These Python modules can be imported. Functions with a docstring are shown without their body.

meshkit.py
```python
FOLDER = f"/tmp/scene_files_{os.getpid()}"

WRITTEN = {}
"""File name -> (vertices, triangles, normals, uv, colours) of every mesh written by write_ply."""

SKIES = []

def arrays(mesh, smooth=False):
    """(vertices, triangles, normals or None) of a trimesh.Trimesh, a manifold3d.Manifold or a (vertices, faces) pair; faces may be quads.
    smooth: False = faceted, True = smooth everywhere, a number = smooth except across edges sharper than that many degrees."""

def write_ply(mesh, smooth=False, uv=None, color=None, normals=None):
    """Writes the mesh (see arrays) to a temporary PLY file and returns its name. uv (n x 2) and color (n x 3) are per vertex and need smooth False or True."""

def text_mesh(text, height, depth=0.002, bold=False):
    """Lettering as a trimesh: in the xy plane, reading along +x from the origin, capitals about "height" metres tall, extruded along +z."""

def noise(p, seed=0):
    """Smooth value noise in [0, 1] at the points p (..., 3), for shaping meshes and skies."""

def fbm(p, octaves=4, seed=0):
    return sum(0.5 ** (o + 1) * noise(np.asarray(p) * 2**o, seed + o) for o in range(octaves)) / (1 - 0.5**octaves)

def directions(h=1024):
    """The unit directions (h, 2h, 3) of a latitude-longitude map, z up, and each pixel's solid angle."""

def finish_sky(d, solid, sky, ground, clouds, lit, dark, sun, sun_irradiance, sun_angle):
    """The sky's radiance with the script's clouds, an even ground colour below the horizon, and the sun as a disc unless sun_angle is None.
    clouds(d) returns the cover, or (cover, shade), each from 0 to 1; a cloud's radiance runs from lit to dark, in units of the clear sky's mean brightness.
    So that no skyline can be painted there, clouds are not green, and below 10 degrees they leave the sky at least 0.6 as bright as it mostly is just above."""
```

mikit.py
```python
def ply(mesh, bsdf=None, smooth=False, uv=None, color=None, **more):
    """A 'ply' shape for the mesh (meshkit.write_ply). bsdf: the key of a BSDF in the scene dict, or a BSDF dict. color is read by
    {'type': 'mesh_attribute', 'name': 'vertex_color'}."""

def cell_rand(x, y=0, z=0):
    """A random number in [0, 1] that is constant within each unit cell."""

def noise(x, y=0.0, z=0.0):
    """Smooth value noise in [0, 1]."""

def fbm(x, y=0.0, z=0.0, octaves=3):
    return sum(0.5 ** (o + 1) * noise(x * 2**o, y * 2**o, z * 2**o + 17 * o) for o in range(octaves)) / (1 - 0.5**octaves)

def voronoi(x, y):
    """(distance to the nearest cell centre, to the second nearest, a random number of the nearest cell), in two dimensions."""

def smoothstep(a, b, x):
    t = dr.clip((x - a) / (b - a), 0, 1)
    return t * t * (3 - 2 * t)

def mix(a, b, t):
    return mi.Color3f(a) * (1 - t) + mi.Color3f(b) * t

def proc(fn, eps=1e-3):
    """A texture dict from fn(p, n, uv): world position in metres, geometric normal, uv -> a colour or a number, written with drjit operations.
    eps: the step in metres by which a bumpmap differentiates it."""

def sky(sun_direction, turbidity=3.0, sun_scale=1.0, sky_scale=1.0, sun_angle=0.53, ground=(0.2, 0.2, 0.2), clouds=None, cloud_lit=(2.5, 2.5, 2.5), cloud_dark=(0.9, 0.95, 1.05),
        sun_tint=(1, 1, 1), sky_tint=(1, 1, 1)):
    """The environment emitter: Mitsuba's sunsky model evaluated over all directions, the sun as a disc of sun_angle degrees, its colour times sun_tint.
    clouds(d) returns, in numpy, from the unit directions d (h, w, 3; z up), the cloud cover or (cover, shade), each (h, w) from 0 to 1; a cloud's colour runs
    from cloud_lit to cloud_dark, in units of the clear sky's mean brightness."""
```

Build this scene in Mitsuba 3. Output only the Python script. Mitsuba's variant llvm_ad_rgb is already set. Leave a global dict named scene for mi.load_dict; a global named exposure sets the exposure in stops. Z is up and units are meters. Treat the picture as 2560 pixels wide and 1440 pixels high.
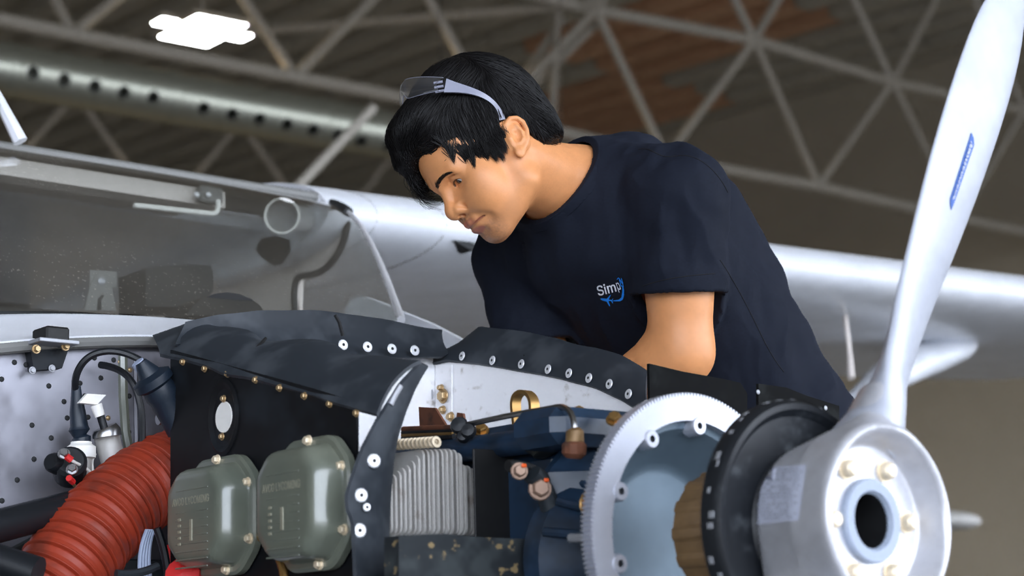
import math, random, os, tempfile
import numpy as np, trimesh, manifold3d, shapely
import drjit as dr
import mitsuba as mi
import mikit, meshkit
from mikit import proc, noise, fbm, smoothstep, mix
T = mi.ScalarTransform4f
random.seed(7); rng = np.random.default_rng(7)
scene, labels = {}, {}

# ------------------------------------------------------------------ camera, sky, exposure
EYE = np.array([0, 0, 1.09]); F_PX = 4777.0; TILT = math.atan2(780, F_PX)
FWD = np.array([0, math.cos(TILT), math.sin(TILT)]); RIGHT = np.array([1.0, 0, 0]); UPV = np.array([0, -math.sin(TILT), math.cos(TILT)])
scene['camera'] = dict(type='thinlens', fov=math.degrees(2 * math.atan(1280 / F_PX)), fov_axis='x', aperture_radius=0.0078, focus_distance=2.92,
                       near_clip=0.05, far_clip=500.0, to_world=T().look_at(origin=EYE.tolist(), target=(EYE + FWD).tolist(), up=[0, 0, 1]))
exposure = 2.1

def overcast(d):
    n = meshkit.fbm(d * 3.0, 4, 3)
    return np.clip(0.82 + 0.5 * (n - 0.5), 0, 1), np.clip(0.35 + 1.2 * (n - 0.5), 0, 1)
# bright overcast daylight; it reaches the hangar through the open door side behind the camera
scene['sky'] = mikit.sky([0.5, 0.55, 0.75], turbidity=4.0, sun_scale=0.0, sky_scale=11.0, ground=(0.16, 0.16, 0.16), clouds=overcast,
                         cloud_lit=(1.45, 1.5, 1.62), cloud_dark=(0.95, 1.0, 1.1))

# ------------------------------------------------------------------ helpers
def lin(r, g, b):
    f = lambda x: (x / 255 / 12.92) if x < 10.3 else ((x / 255 + 0.055) / 1.055) ** 2.4
    return [f(r), f(g), f(b)]
def rgb(*c): return {'type': 'rgb', 'value': list(c)}
def mat(name, color, rough=0.5, metal=0.0, spec=0.5, two=True, **more):
    b = {'type': 'principled', 'base_color': color if isinstance(color, dict) else rgb(*color), 'roughness': rough, 'metallic': metal, 'specular': spec, **more}
    scene[name] = {'type': 'twosided', 'bsdf': b} if two else b
    return name
def bumpy(name, fn, height, eps=1e-3):
    b = scene[name]['bsdf']
    scene[name]['bsdf'] = {'type': 'bumpmap', 'texture': proc(fn, eps), 'scale': height, 'bsdf': b}
    return name
def numbered(key):
    if key not in scene and key not in THINGS: return key
    k = 1
    while f'{key}_{k:03d}' in scene or f'{key}_{k:03d}' in THINGS: k += 1
    return f'{key}_{k:03d}'
THINGS = {}
def thing(name, label, cat, group=None):
    key = numbered(name); THINGS[key] = 1
    labels[key] = {'label': label, 'category': cat}
    if group: labels[key]['group'] = group
    return key
def add(name, mesh, bsdf, parent=None, smooth=30, label=None, kind=None, cat=None, group=None, **more):
    """one entry of the scene from a mesh (or list of meshes) in world coordinates"""
    if isinstance(mesh, (list, tuple)) and not (len(mesh) == 2 and isinstance(mesh[0], np.ndarray)): mesh = join(mesh)
    key = numbered(f'{parent}__{name}' if parent else name)
    scene[key] = mikit.ply(mesh, bsdf, smooth=smooth, **more)
    d = {k: v for k, v in dict(label=label, kind=kind, category=cat, group=group).items() if v}
    if d: labels[key] = d
    return key
def join(ms): return trimesh.util.concatenate([m for m in ms])
def ray(x, y): return FWD + (x - 1280) / F_PX * RIGHT + (720 - y) / F_PX * UPV
def P(x, y, d): return EYE + ray(x, y) * d                      # world point seen at a pixel, d metres deep
def onz(x, y, z): r = ray(x, y); return EYE + r * ((z - EYE[2]) / r[2])
def unit(v): v = np.asarray(v, float); return v / np.linalg.norm(v)
def frame(z, x=None):
    """3x3 with columns x, y, z for the given z axis"""
    z = unit(z); x = np.array([0, 0, 1.0]) if x is None else np.asarray(x, float)
    if abs(unit(x) @ z) > 0.98: x = np.array([1.0, 0, 0]) if abs(z[0]) < 0.9 else np.array([0, 1.0, 0])
    x = unit(x - (x @ z) * z); return np.stack([x, np.cross(z, x), z], 1)
def moved(m, R=None, t=None):
    m = m.copy(); v = np.array(m.vertices)
    if R is not None: v = v @ np.asarray(R).T
    if t is not None: v = v + np.asarray(t)
    m.vertices = v; return m
def tri(v, f):
    f = np.asarray(f)
    if f.shape[1] == 4: f = np.vstack([f[:, [0, 1, 2]], f[:, [0, 2, 3]]])
    return trimesh.Trimesh(np.asarray(v, float), f, process=False)
def grid_faces(n, m, wrap=False):
    i, j = np.meshgrid(np.arange(n - 1), np.arange(m if wrap else m - 1), indexing='ij'); i, j = i.ravel(), j.ravel(); k = (j + 1) % m
    return np.stack([i * m + j, i * m + k, (i + 1) * m + k, (i + 1) * m + j], 1)
def tube(pts, r, sides=12, cap=True):
    p = np.asarray(pts, float); n = len(p); r = np.broadcast_to(np.asarray(r, float), (n,))
    t = np.gradient(p, axis=0); t /= np.linalg.norm(t, axis=1, keepdims=True)
    fr = frame(t[0]); xs = [fr[:, 0]]
    for k in range(1, n):
        x = xs[-1] - (xs[-1] @ t[k]) * t[k]; xs.append(unit(x))
    x = np.array(xs); y = np.cross(t, x); a = np.arange(sides) * 2 * np.pi / sides
    v = p[:, None] + r[:, None, None] * (np.cos(a)[None, :, None] * x[:, None] + np.sin(a)[None, :, None] * y[:, None])
    f = grid_faces(n, sides, True)[:, [0, 1, 2, 3]]
    v = v.reshape(-1, 3); tr = np.vstack([f[:, [0, 1, 2]], f[:, [0, 2, 3]]])
    if cap:
        c0, c1 = len(v), len(v) + 1; v = np.vstack([v, p[0], p[-1]]); j = np.arange(sides); k = (j + 1) % sides; e = (n - 1) * sides
        tr = np.vstack([tr, np.stack([k, j, j * 0 + c0], 1), np.stack([e + j, e + k, j * 0 + c1], 1)])
    return tri(v, tr)
def spline(pts, n=24):
    from scipy.interpolate import CubicSpline
    p = np.asarray(pts, float); s = np.r_[0, np.cumsum(np.linalg.norm(np.diff(p, axis=0), axis=1))]
    return CubicSpline(s, p)(np.linspace(0, s[-1], n))
def cbox(size, bevel=0.002, center=(0, 0, 0), R=None):
    h = np.asarray(size, float) / 2; b = min(bevel, h.min() * 0.9); vs = []
    for s in np.ndindex(2, 2, 2):
        s = np.array(s) * 2 - 1
        for k in range(3):
            q = h - b; q = q.copy(); q[k] = h[k]; vs.append(s * q)
    m = trimesh.Trimesh(np.array(vs), process=False).convex_hull
    return moved(m, R, center)
def lathe(prof, R, origin, segs=48, closed=False):
    """profile of (radius, height) turned about the frame's z axis"""
    pr = np.asarray(prof, float); n = len(pr); a = np.arange(segs) * 2 * np.pi / segs
    v = np.stack([pr[:, 0, None] * np.cos(a), pr[:, 0, None] * np.sin(a), np.repeat(pr[:, 1, None], segs, 1)], -1).reshape(-1, 3)
    f = grid_faces(n, segs, True)
    if closed: 
        j = np.arange(segs); k = (j + 1) % segs; f = np.vstack([f, np.stack([(n - 1) * segs + j, (n - 1) * segs + k, k, j], 1)])
    m = tri(v, f[:, [0, 1, 2, 3]])
    return moved(m, R, origin)
def prism(poly, depth, R, origin, holes=()):
    """polygon in the frame's xy plane extruded along +z"""
    g = shapely.Polygon(poly, [h for h in holes])
    m = trimesh.creation.extrude_polygon(g, depth, engine='earcut')
    return moved(m, R, origin)
def hexbolt(p, n, r=0.008, h=0.006, washer=True):
    R = frame(n); hx = [(r * math.cos(a), r * math.sin(a)) for a in np.arange(6) * math.pi / 3 + 0.3]
    m = [lathe([(0, h), (r * 0.8, h), (r * 0.98, h * 0.8), (r, 0.2 * h), (r, 0)], R, p, 6)]
    if washer: m.append(lathe([(0, h * .25), (r * 1.25, h * 0.25), (r * 1.35, 0)], R, p, 14))
    return join(m)
def dome(p, n, r, h, segs=12):
    a = np.linspace(0, math.pi / 2, 5)
    return lathe([(max(r * math.sin(x), 1e-5), h * math.cos(x)) for x in a], frame(n), p, segs)
def sheet(A, B, thick, nrm=None, rows=4, bow=0.0):
    """thick sheet lofted between two polylines of equal length; bow pushes its middle along the normal"""
    A, B = np.asarray(A, float), np.asarray(B, float); n = len(A); s = np.linspace(0, 1, rows)
    g = A[None] * (1 - s)[:, None, None] + B[None] * s[:, None, None]
    du = np.gradient(g, axis=1); dv = np.gradient(g, axis=0); N = np.cross(du, dv); N /= np.linalg.norm(N, axis=2, keepdims=True) + 1e-12
    g = g + N * (bow * 4 * s * (1 - s))[:, None, None]
    top, bot = (g + N * thick / 2).reshape(-1, 3), (g - N * thick / 2).reshape(-1, 3); k = rows * n
    f = grid_faces(rows, n); e = [r * n for r in range(rows)]; rim = list(range(n)) + [r * n + n - 1 for r in range(1, rows)] + [(rows - 1) * n + c for c in range(n - 2, -1, -1)] + [r * n for r in range(rows - 2, 0, -1)]
    rim = np.array(rim); nx = np.roll(rim, -1)
    fs = np.vstack([f[:, ::-1], f + k, np.stack([rim, nx, nx + k, rim + k], 1)])
    return tri(np.vstack([top, bot]), fs)
def resample(pts, n):
    p = np.asarray(pts, float); s = np.r_[0, np.cumsum(np.linalg.norm(np.diff(p, axis=0), axis=1))]; q = np.linspace(0, s[-1], n)
    return np.stack([np.interp(q, s, p[:, k]) for k in range(p.shape[1])], 1)
def man_to_tri(m): q = m.to_mesh(); return trimesh.Trimesh(q.vert_properties[:, :3], q.tri_verts, process=False)
def to_man(m): 
    m = trimesh.Trimesh(np.array(m.vertices), np.array(m.faces), process=True)
    return manifold3d.Manifold(manifold3d.Mesh(np.asarray(m.vertices, np.float32), np.asarray(m.faces, np.uint32)))

# distance-field sculpting
f32 = np.float32
def smin(a, b, k): h = np.clip(.5 + .5 * (b - a) / k, 0, 1); return b + (a - b) * h - k * h * (1 - h)
def smax(a, b, k): return -smin(-a, -b, k)
def vlen(v): return np.sqrt(np.einsum('ij,ij->i', v, v))
def sph(p, c, r): return vlen(p - np.asarray(c, f32)) - r
def ell(p, c, r, R=None):
    q = p - np.asarray(c, f32)
    if R is not None: q = q @ np.asarray(R, f32)
    r = np.asarray(r, f32); k0 = vlen(q / r); k1 = vlen(q / r ** 2) + 1e-9; return k0 * (k0 - 1) / k1
def rcone(p, a, b, ra, rb):
    a, b = np.asarray(a, f32), np.asarray(b, f32); ba = b - a; h = np.clip((p - a) @ ba / (ba @ ba), 0, 1)
    return vlen(p - a - h[:, None] * ba) - (ra + (rb - ra) * h)
def chain(p, pts, rs, k=0.0):
    d = None
    for a, b, ra, rb in zip(pts, pts[1:], rs, rs[1:]):
        e = rcone(p, a, b, ra, rb); d = e if d is None else (smin(d, e, k) if k else np.minimum(d, e))
    return d
def field(fn, lo, hi, h, blk=8):
    """samples fn on a grid, finely only near its surface"""
    lo, hi = np.asarray(lo, float), np.asarray(hi, float); nb = np.ceil((hi - lo) / h / blk).astype(int); n = nb * blk + 1
    g = np.stack(np.meshgrid(*[np.arange(k) for k in nb], indexing='ij'), -1).reshape(-1, 3)
    c = (lo + (g + .5) * blk * h).astype(f32); d = np.concatenate([fn(x) for x in np.array_split(c, max(1, len(c) // 400000))])
    F = np.repeat(np.repeat(np.repeat(d.reshape(nb), blk, 0), blk, 1), blk, 2).astype(f32); F = np.pad(F, ((0, 1),) * 3, mode='edge')
    near = np.abs(d) < blk * h * 1.25; gb = g[near]; o = np.stack(np.meshgrid(*[np.arange(blk + 1)] * 3, indexing='ij'), -1).reshape(-1, 3)
    for part in np.array_split(gb, max(1, len(gb) // 700)):
        if not len(part): continue
        ix = (part[:, None] * blk + o[None]).reshape(-1, 3); F[ix[:, 0], ix[:, 1], ix[:, 2]] = fn((lo + ix * h).astype(f32))
    return F, lo, h
def nets(F, lo, h):
    """surface nets: one vertex per crossed cell, one quad per crossed edge"""
    s = F < 0; nx, ny, nz = F.shape; tot = np.zeros((nx - 1, ny - 1, nz - 1), np.int8)
    for o in np.ndindex(2, 2, 2): tot += s[o[0]:nx - 1 + o[0], o[1]:ny - 1 + o[1], o[2]:nz - 1 + o[2]]
    cells = np.argwhere((tot > 0) & (tot < 8)); idx = -np.ones(tot.shape, np.int32); idx[tuple(cells.T)] = np.arange(len(cells))
    acc, cnt = np.zeros((len(cells), 3)), np.zeros(len(cells))
    C8 = {o: F[tuple((cells + o).T)] for o in np.ndindex(2, 2, 2)}
    for ax_ in range(3):
        for o in np.ndindex(2, 2, 2):
            if o[ax_]: continue
            q = list(o); q[ax_] = 1; a, b = C8[o], C8[tuple(q)]; m = (a < 0) != (b < 0); t = a[m] / (a[m] - b[m]); pt = np.tile(np.array(o, float), (m.sum(), 1)); pt[:, ax_] += t
            acc[m] += pt; cnt[m] += 1
    v = lo + (cells + acc / cnt[:, None]) * h; fs = []
    for ax_ in range(3):
        u, w = (ax_ + 1) % 3, (ax_ + 2) % 3; sl0 = [slice(None)] * 3; sl1 = [slice(None)] * 3; sl0[ax_] = slice(0, -1); sl1[ax_] = slice(1, None)
        a, b = s[tuple(sl0)], s[tuple(sl1)]; e = np.argwhere(a != b); e = e[(e[:, u] > 0) & (e[:, w] > 0) & (e[:, u] < F.shape[u] - 1) & (e[:, w] < F.shape[w] - 1)]
        dirn = a[tuple(e.T)]; du, dw = np.eye(3, dtype=int)[u], np.eye(3, dtype=int)[w]
        q = np.stack([idx[tuple((e - k).T)] for k in (du * 0, du, du + dw, dw)], 1); q[~dirn] = q[~dirn][:, ::-1]; fs.append(q)
    q = np.vstack(fs); q = q[(q >= 0).all(1)]
    return trimesh.Trimesh(v, np.vstack([q[:, [0, 1, 2]], q[:, [0, 2, 3]]]), process=False)
def sculpt(fn, lo, hi, h, blk=8): return nets(*field(fn, lo, hi, h, blk))

# airplane frame: a forward, l to its left wing, u up, origin on the propeller's bolt face
TH, PT = math.radians(40), math.radians(2.5)
AX = np.array([math.sin(TH) * math.cos(PT), -math.cos(TH) * math.cos(PT), math.sin(PT)]); LX = np.array([math.cos(TH), math.sin(TH), 0]); UX = np.cross(AX, LX)
AM = np.stack([AX, LX, UX]); HUB = P(2170, 1303, 2.154)
def W(a, l, u): return HUB + np.array([a, l, u], float) @ AM
def WA(p): return HUB + np.asarray(p, float) @ AM
def wm(m): return moved(m, AM.T, HUB)
def on(x, y, **k):
    """where the ray of a pixel meets a plane of the airplane frame, in that frame"""
    (key, v), = k.items(); n = AM['alu'.index(key)]; r = ray(x, y)
    return AM @ (EYE + r * ((v - (EYE - HUB) @ n) / (r @ n)) - HUB)

def cast_on(v, f, xy, lift=0.0):
    """where the rays of pixels meet a mesh, in the world"""
    v = np.asarray(v, float); xy = np.atleast_2d(xy); w_ = v - EYE; d_ = w_ @ FWD; px = np.stack([1280 + F_PX * (w_ @ RIGHT) / d_, 720 - F_PX * (w_ @ UPV) / d_], 1); q_ = px[f]
    f = f[(q_.max(1) >= xy.min(0) - 2).all(1) & (q_.min(1) <= xy.max(0) + 2).all(1)]; a, b, c = (v[f[:, k]] for k in range(3)); out = []
    for x, y in np.atleast_2d(xy):
        R_ = unit(ray(x, y)); e1, e2 = b - a, c - a; h = np.cross(R_, e2); det = (e1 * h).sum(1); det = np.where(np.abs(det) < 1e-14, 1e-14, det); q = EYE - a; u = (q * h).sum(1) / det; w = np.cross(q, e1); vv_ = (w @ R_) / det; t = (e2 * w).sum(1) / det
        ok = (u >= -1e-4) & (vv_ >= -1e-4) & (u + vv_ <= 1.0001) & (t > .5); i = np.where(ok, t, 1e9).argmin(); n = unit(np.cross(e1[i], e2[i])); n = n * -np.sign(n @ R_); out.append(EYE + R_ * (t[i] if ok.any() else 2.3) + n * lift)
    return np.array(out)

# hangar frame: along the trusses (same way as the wing), and q away from the door
TQ = np.array([LX[0], LX[1]]); QQ = np.array([-LX[1], LX[0]])
def H(t, q, z): x = t * TQ + q * QQ; return np.array([x[0], x[1], z])
HR = np.stack([np.r_[TQ, 0], np.r_[QQ, 0], [0, 0, 1.0]], 1)
def hbox(t0, t1, q0, q1, z0, z1, bevel=0.0): return cbox((t1 - t0, q1 - q0, z1 - z0), max(bevel, 1e-4), H((t0 + t1) / 2, (q0 + q1) / 2, (z0 + z1) / 2), HR)
# ------------------------------------------------------------------ the hangar
mat('concrete', proc(lambda p, n, uv: mix(lin(82, 80, 76), lin(98, 95, 90), fbm(p.x * 1.7, p.y * 1.7, 0, 4))), 0.6)
mat('apron', proc(lambda p, n, uv: mix(lin(120, 118, 115), lin(138, 136, 132), fbm(p.x * .8, p.y * .8, 0, 3))), 0.8)
mat('wall_paint', proc(lambda p, n, uv: mix(lin(178, 171, 156), lin(196, 188, 172), fbm(p.x * .7, p.y * .7, p.z * .9, 3))), 0.7)
mat('roof_sheet', proc(lambda p, n, uv: mix(lin(160, 156, 145), lin(184, 179, 167), fbm(p.x * .9, p.y * .9, p.z, 3))), 0.6)
mat('roof_warm_light', proc(lambda p, n, uv: mix(lin(176, 136, 108), lin(206, 164, 132), fbm(p.x * .9, p.y * .9, p.z, 3))), 0.6)  # warm light patch on the roof, put into the sheet colour
mat('truss_paint', lin(178, 172, 162), 0.5)
mat('zinc', lin(172, 174, 162), 0.34, 0.85)
mat('zinc_dark', lin(40, 42, 42), 0.6)
T0, T1, Q0, Q1, ZR = -16.0, 20.8, -5.0, 33.0, 8.4
add('floor', hbox(T0 - .3, T1 + .3, Q0, Q1 + .3, -.3, 0), 'concrete', kind='structure', smooth=False)
add('ground', hbox(T0 - 30, T1 + 30, Q0 - 60, Q0, -.33, -.03), 'apron', kind='structure', smooth=False, label='pale concrete apron outside the open hangar door')
add('wall_left', hbox(T0 - .3, T0, Q0, Q1, 0, ZR), 'wall_paint', kind='structure', smooth=False)
add('wall_right', hbox(T1, T1 + .3, Q0, Q1, 0, ZR), 'wall_paint', kind='structure', smooth=False)
add('wall_back', hbox(T0 - .3, T1 + .3, Q1, Q1 + .3, 0, ZR), 'wall_paint', kind='structure', smooth=False)
# header over the open door side
add('wall_front', hbox(T0 - .3, T1 + .3, Q0 - .3, Q0, 6.0, ZR), 'wall_paint', kind='structure', smooth=False)
add('ceiling', hbox(T0 - .3, T1 + .3, Q0 - .3, Q1 + .3, ZR, ZR + .12), 'roof_sheet', kind='structure', smooth=False)
# ribbed roof sheets, each its own piece
def rib_sheet(t, q0, q1, w=0.56):
    prof = np.array([(-w / 2, 0), (-w / 2 + .1, 0), (-w / 2 + .16, -.16), (w / 2 - .16, -.16), (w / 2 - .1, 0), (w / 2, 0)])
    v = np.array([H(t + x, q, ZR - .004 + z) for q in (q0, q1) for x, z in prof])
    return tri(v, grid_faces(2, len(prof)))
for k in range(46):
    t = -9.0 + 0.64 * k
    for q0, q1 in ((9, 15), (15, 18.6), (18.6, 22.2), (22.2, 33)):
        rust_tone = (q0 == 15 and 15.6 < t < 18.3) or (q0 == 18.6 and 17.6 < t < 19.9)  # sheets that carry the painted warm light
        add('sheet', rib_sheet(t, q0 + .01, q1 - .01), 'roof_warm_light' if rust_tone else 'roof_sheet', 'ceiling', smooth=False, label='ribbed roof sheet with a warm light patch put into its colour' if rust_tone else None)
# trusses
def strut(p, q, r=0.05): return tube([p, q], r, 10)
ZB, ZT = 5.6, 6.9
bn = [onz(*c, ZB) for c in ((-420, -38), (180, 85), (737, 192), (1235, 287), (1665, 395), (2045, 465), (2400, 545), (2720, 612))]
tn = [onz(*c, ZT) for c in ((0, -275), (500, -170), (1020, -90), (1490, 25), (1885, 100), (2230, 205), (2560, 275))]
tr = thing('roof_truss', 'pale painted tubular steel roof truss nearest the engine, crossing behind the head', 'truss')
add('chord', tube(bn, 0.058, 12), 'truss_paint', tr); add('chord', tube(tn, 0.058, 12), 'truss_paint', tr)
for k, t_ in enumerate(tn):
    add('web', strut(bn[k], t_, 0.045), 'truss_paint', tr); add('web', strut(bn[k + 1], t_, 0.045), 'truss_paint', tr)
# braces from the top chord up to the roof
br = thing('roof_brace', 'pale slanting tubes from the truss top chord up to the roof sheets', 'brace')
for t_ in tn[2:]:
    for s in (-1, 1):
        e = t_ + np.r_[TQ * s * 1.0, 0]; e[2] = ZR - .16
        add('tube', strut(t_, e, 0.045), 'truss_paint', br)
cb = thing('cross_brace', 'pale tubular cross brace running left from the top of the nearest roof truss', 'brace')
top0 = onz(1395, 20, ZT); node = onz(1380, 300, ZB)
add('tube', strut(onz(640, 78, ZT), onz(1500, 8, ZT), .05), 'truss_paint', cb)
add('post', strut(top0, node, .04), 'truss_paint', cb)
add('diagonal', strut(onz(1405, 50, ZT - .1), onz(1238, 300, ZB), .045), 'truss_paint', cb)
add('diagonal', strut(onz(1490, 60, ZT - .05), onz(1250, 290, ZB), .045), 'truss_paint', cb)
# a second truss farther back, seen under the duct
far = 6.2
ft = thing('roof_truss', 'dim far roof truss seen below the perforated duct', 'truss')
fb = [onz(x, y, ZB) + np.r_[QQ * far, 0] for x, y in ((180, 85), (737, 192), (1235, 287), (1665, 395), (2045, 465))]
ftp = [p + np.r_[TQ * 1.05, 1.3] for p in fb[:-1]]
add('chord', tube(fb, .055, 10), 'truss_paint', ft); add('chord', tube([ftp[0], ftp[-1]], .055, 10), 'truss_paint', ft)
for k, t_ in enumerate(ftp):
    add('web', strut(fb[k], t_, .042), 'truss_paint', ft); add('web', strut(fb[k + 1], t_, .042), 'truss_paint', ft)
lb = thing('diagonal_brace', 'single pale slanting tube crossing in front of the perforated duct', 'brace')
add('tube', strut(P(722, 490, 10.6), P(935, 268, 10.9), .028), 'truss_paint', lb)
# ventilation duct with blow holes
dk = thing('ventilation_duct', 'round galvanised ventilation duct with a row of blow holes under the roof', 'duct')
d0, d1 = onz(-260, 128, 4.3), onz(1500, 427, 4.3)
dd = d1 - d0; dl = np.linalg.norm(dd); DR = frame(dd); rad = 0.168
hol = [(58, 178), (135, 195), (211, 211), (284, 226), (356, 238), (482, 265), (553, 280), (621, 292), (690, 306), (754, 319), (816, 331), (876, 348), (942, 360)]
hs = []
for x, y in hol:
    # nearest point of the axis to the ray, then out to the shell at the height of the hole
    best = min(np.linspace(0, 1, 900), key=lambda s: np.linalg.norm(np.cross(d0 + dd * s - EYE, unit(ray(x, y)))))
    c = d0 + dd * best; nrm = unit(EYE - c); nrm = unit(nrm - (nrm @ unit(dd)) * unit(dd)); side = np.cross(nrm, unit(dd)); side *= np.sign(side[2])
    off = (EYE + ray(x, y) * ((c - EYE) @ FWD / (ray(x, y) @ FWD)) - c) @ side; off = max(-.13, min(.08, off))
    hs.append((c, unit(nrm * math.sqrt(rad ** 2 - off ** 2) + side * off)))
shell = manifold3d.Manifold.cylinder(dl, rad, rad, 64) - manifold3d.Manifold.cylinder(dl * 1.01, rad - .012, rad - .012, 64).translate([0, 0, -.005 * dl])
M4 = lambda R, t: np.hstack([R, np.asarray(t).reshape(3, 1)]).astype(float).tolist()
shell = shell.transform(M4(DR, d0))
for c, n in hs: shell = shell - manifold3d.Manifold.cylinder(.2, .033, .033, 20).transform(M4(frame(n), c + n * (rad - .1)))
add('shell', man_to_tri(shell), 'zinc', dk, smooth=40)
for c, n in hs:
    add('nozzle', lathe([(.034, rad + .003), (.041, rad + .003), (.041, rad - .006)], frame(n), c, 16), 'zinc_dark', dk)
hq = [float((c - d0) @ dd / dl ** 2) for c, n in hs]; gap = hq[1] - hq[0]
for k, q_ in enumerate((hq[0] - .5 * gap, (hq[4] + hq[5]) / 2, hq[9] + .5 * (hq[10] - hq[9]), hq[12] + 2.5 * gap, .93)):
    c = d0 + dd * q_; add('band', lathe([(rad + .001, -.03), (rad + .007, -.02), (rad + .007, .02), (rad + .001, .03)], DR, c, 40), 'zinc', dk)
    if k > 2: add('hanger', tube([c + [0, 0, rad], c + [0, 0, ZR - 4.3 - .1]], .004, 6), 'zinc_dark', dk)
# lamp
mat('lamp_case', lin(200, 195, 185), 0.5)
LAMP = dict(type='area', radiance=rgb(60, 47, 29))
lp = thing('ceiling_lamp', 'large glowing white high-bay lamp hanging under the hangar roof', 'lamp')
lc = P(505, 76, 18.0); le = unit(onz(640, 103, lc[2]) - onz(372, 51, lc[2])); LSC = .98; ls = np.cross([0, 0, 1.0], le)
LR = np.stack([le, ls, [0, 0, 1.0]], 1)
def lbox(*v):
    e0, e1, s0, s1, z0, z1 = [x * LSC for x in v]
    return cbox((e1 - e0, s1 - s0, z1 - z0), .01, lc + LR @ np.array([(e0 + e1) / 2, (s0 + s1) / 2, (z0 + z1) / 2]), LR)
def lpanel(*v):
    e0, e1, s0, s1, z = [x * LSC for x in v]
    v = np.array([lc + LR @ np.array([e, s, z]) for e, s in ((e0, s0), (e0, s1), (e1, s1), (e1, s0))]); return tri(v, [[0, 1, 2, 3]])
add('housing', [lbox(-.31, .31, -.44, .46, .0, .05), lbox(-.5, .5, -.15, .12, 0.012, .06)], 'lamp_case', lp, smooth=False)
add('diffuser', lpanel(-.26, .26, -.42, .01, -.004), 'lamp_case', lp, smooth=False, emitter=LAMP)
add('diffuser', lpanel(-.24, .28, .03, .44, -.004), 'lamp_case', lp, smooth=False, emitter=LAMP)
add('diffuser', lpanel(-.48, -.27, -.13, .10, .004), 'lamp_case', lp, smooth=False, emitter=LAMP)
add('diffuser', lpanel(.29, .48, -.13, .10, .004), 'lamp_case', lp, smooth=False, emitter=LAMP)
add('cord', tube([lc + [0, 0, .05], [lc[0], lc[1], ZR]], .01, 6), 'lamp_case', lp)

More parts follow.
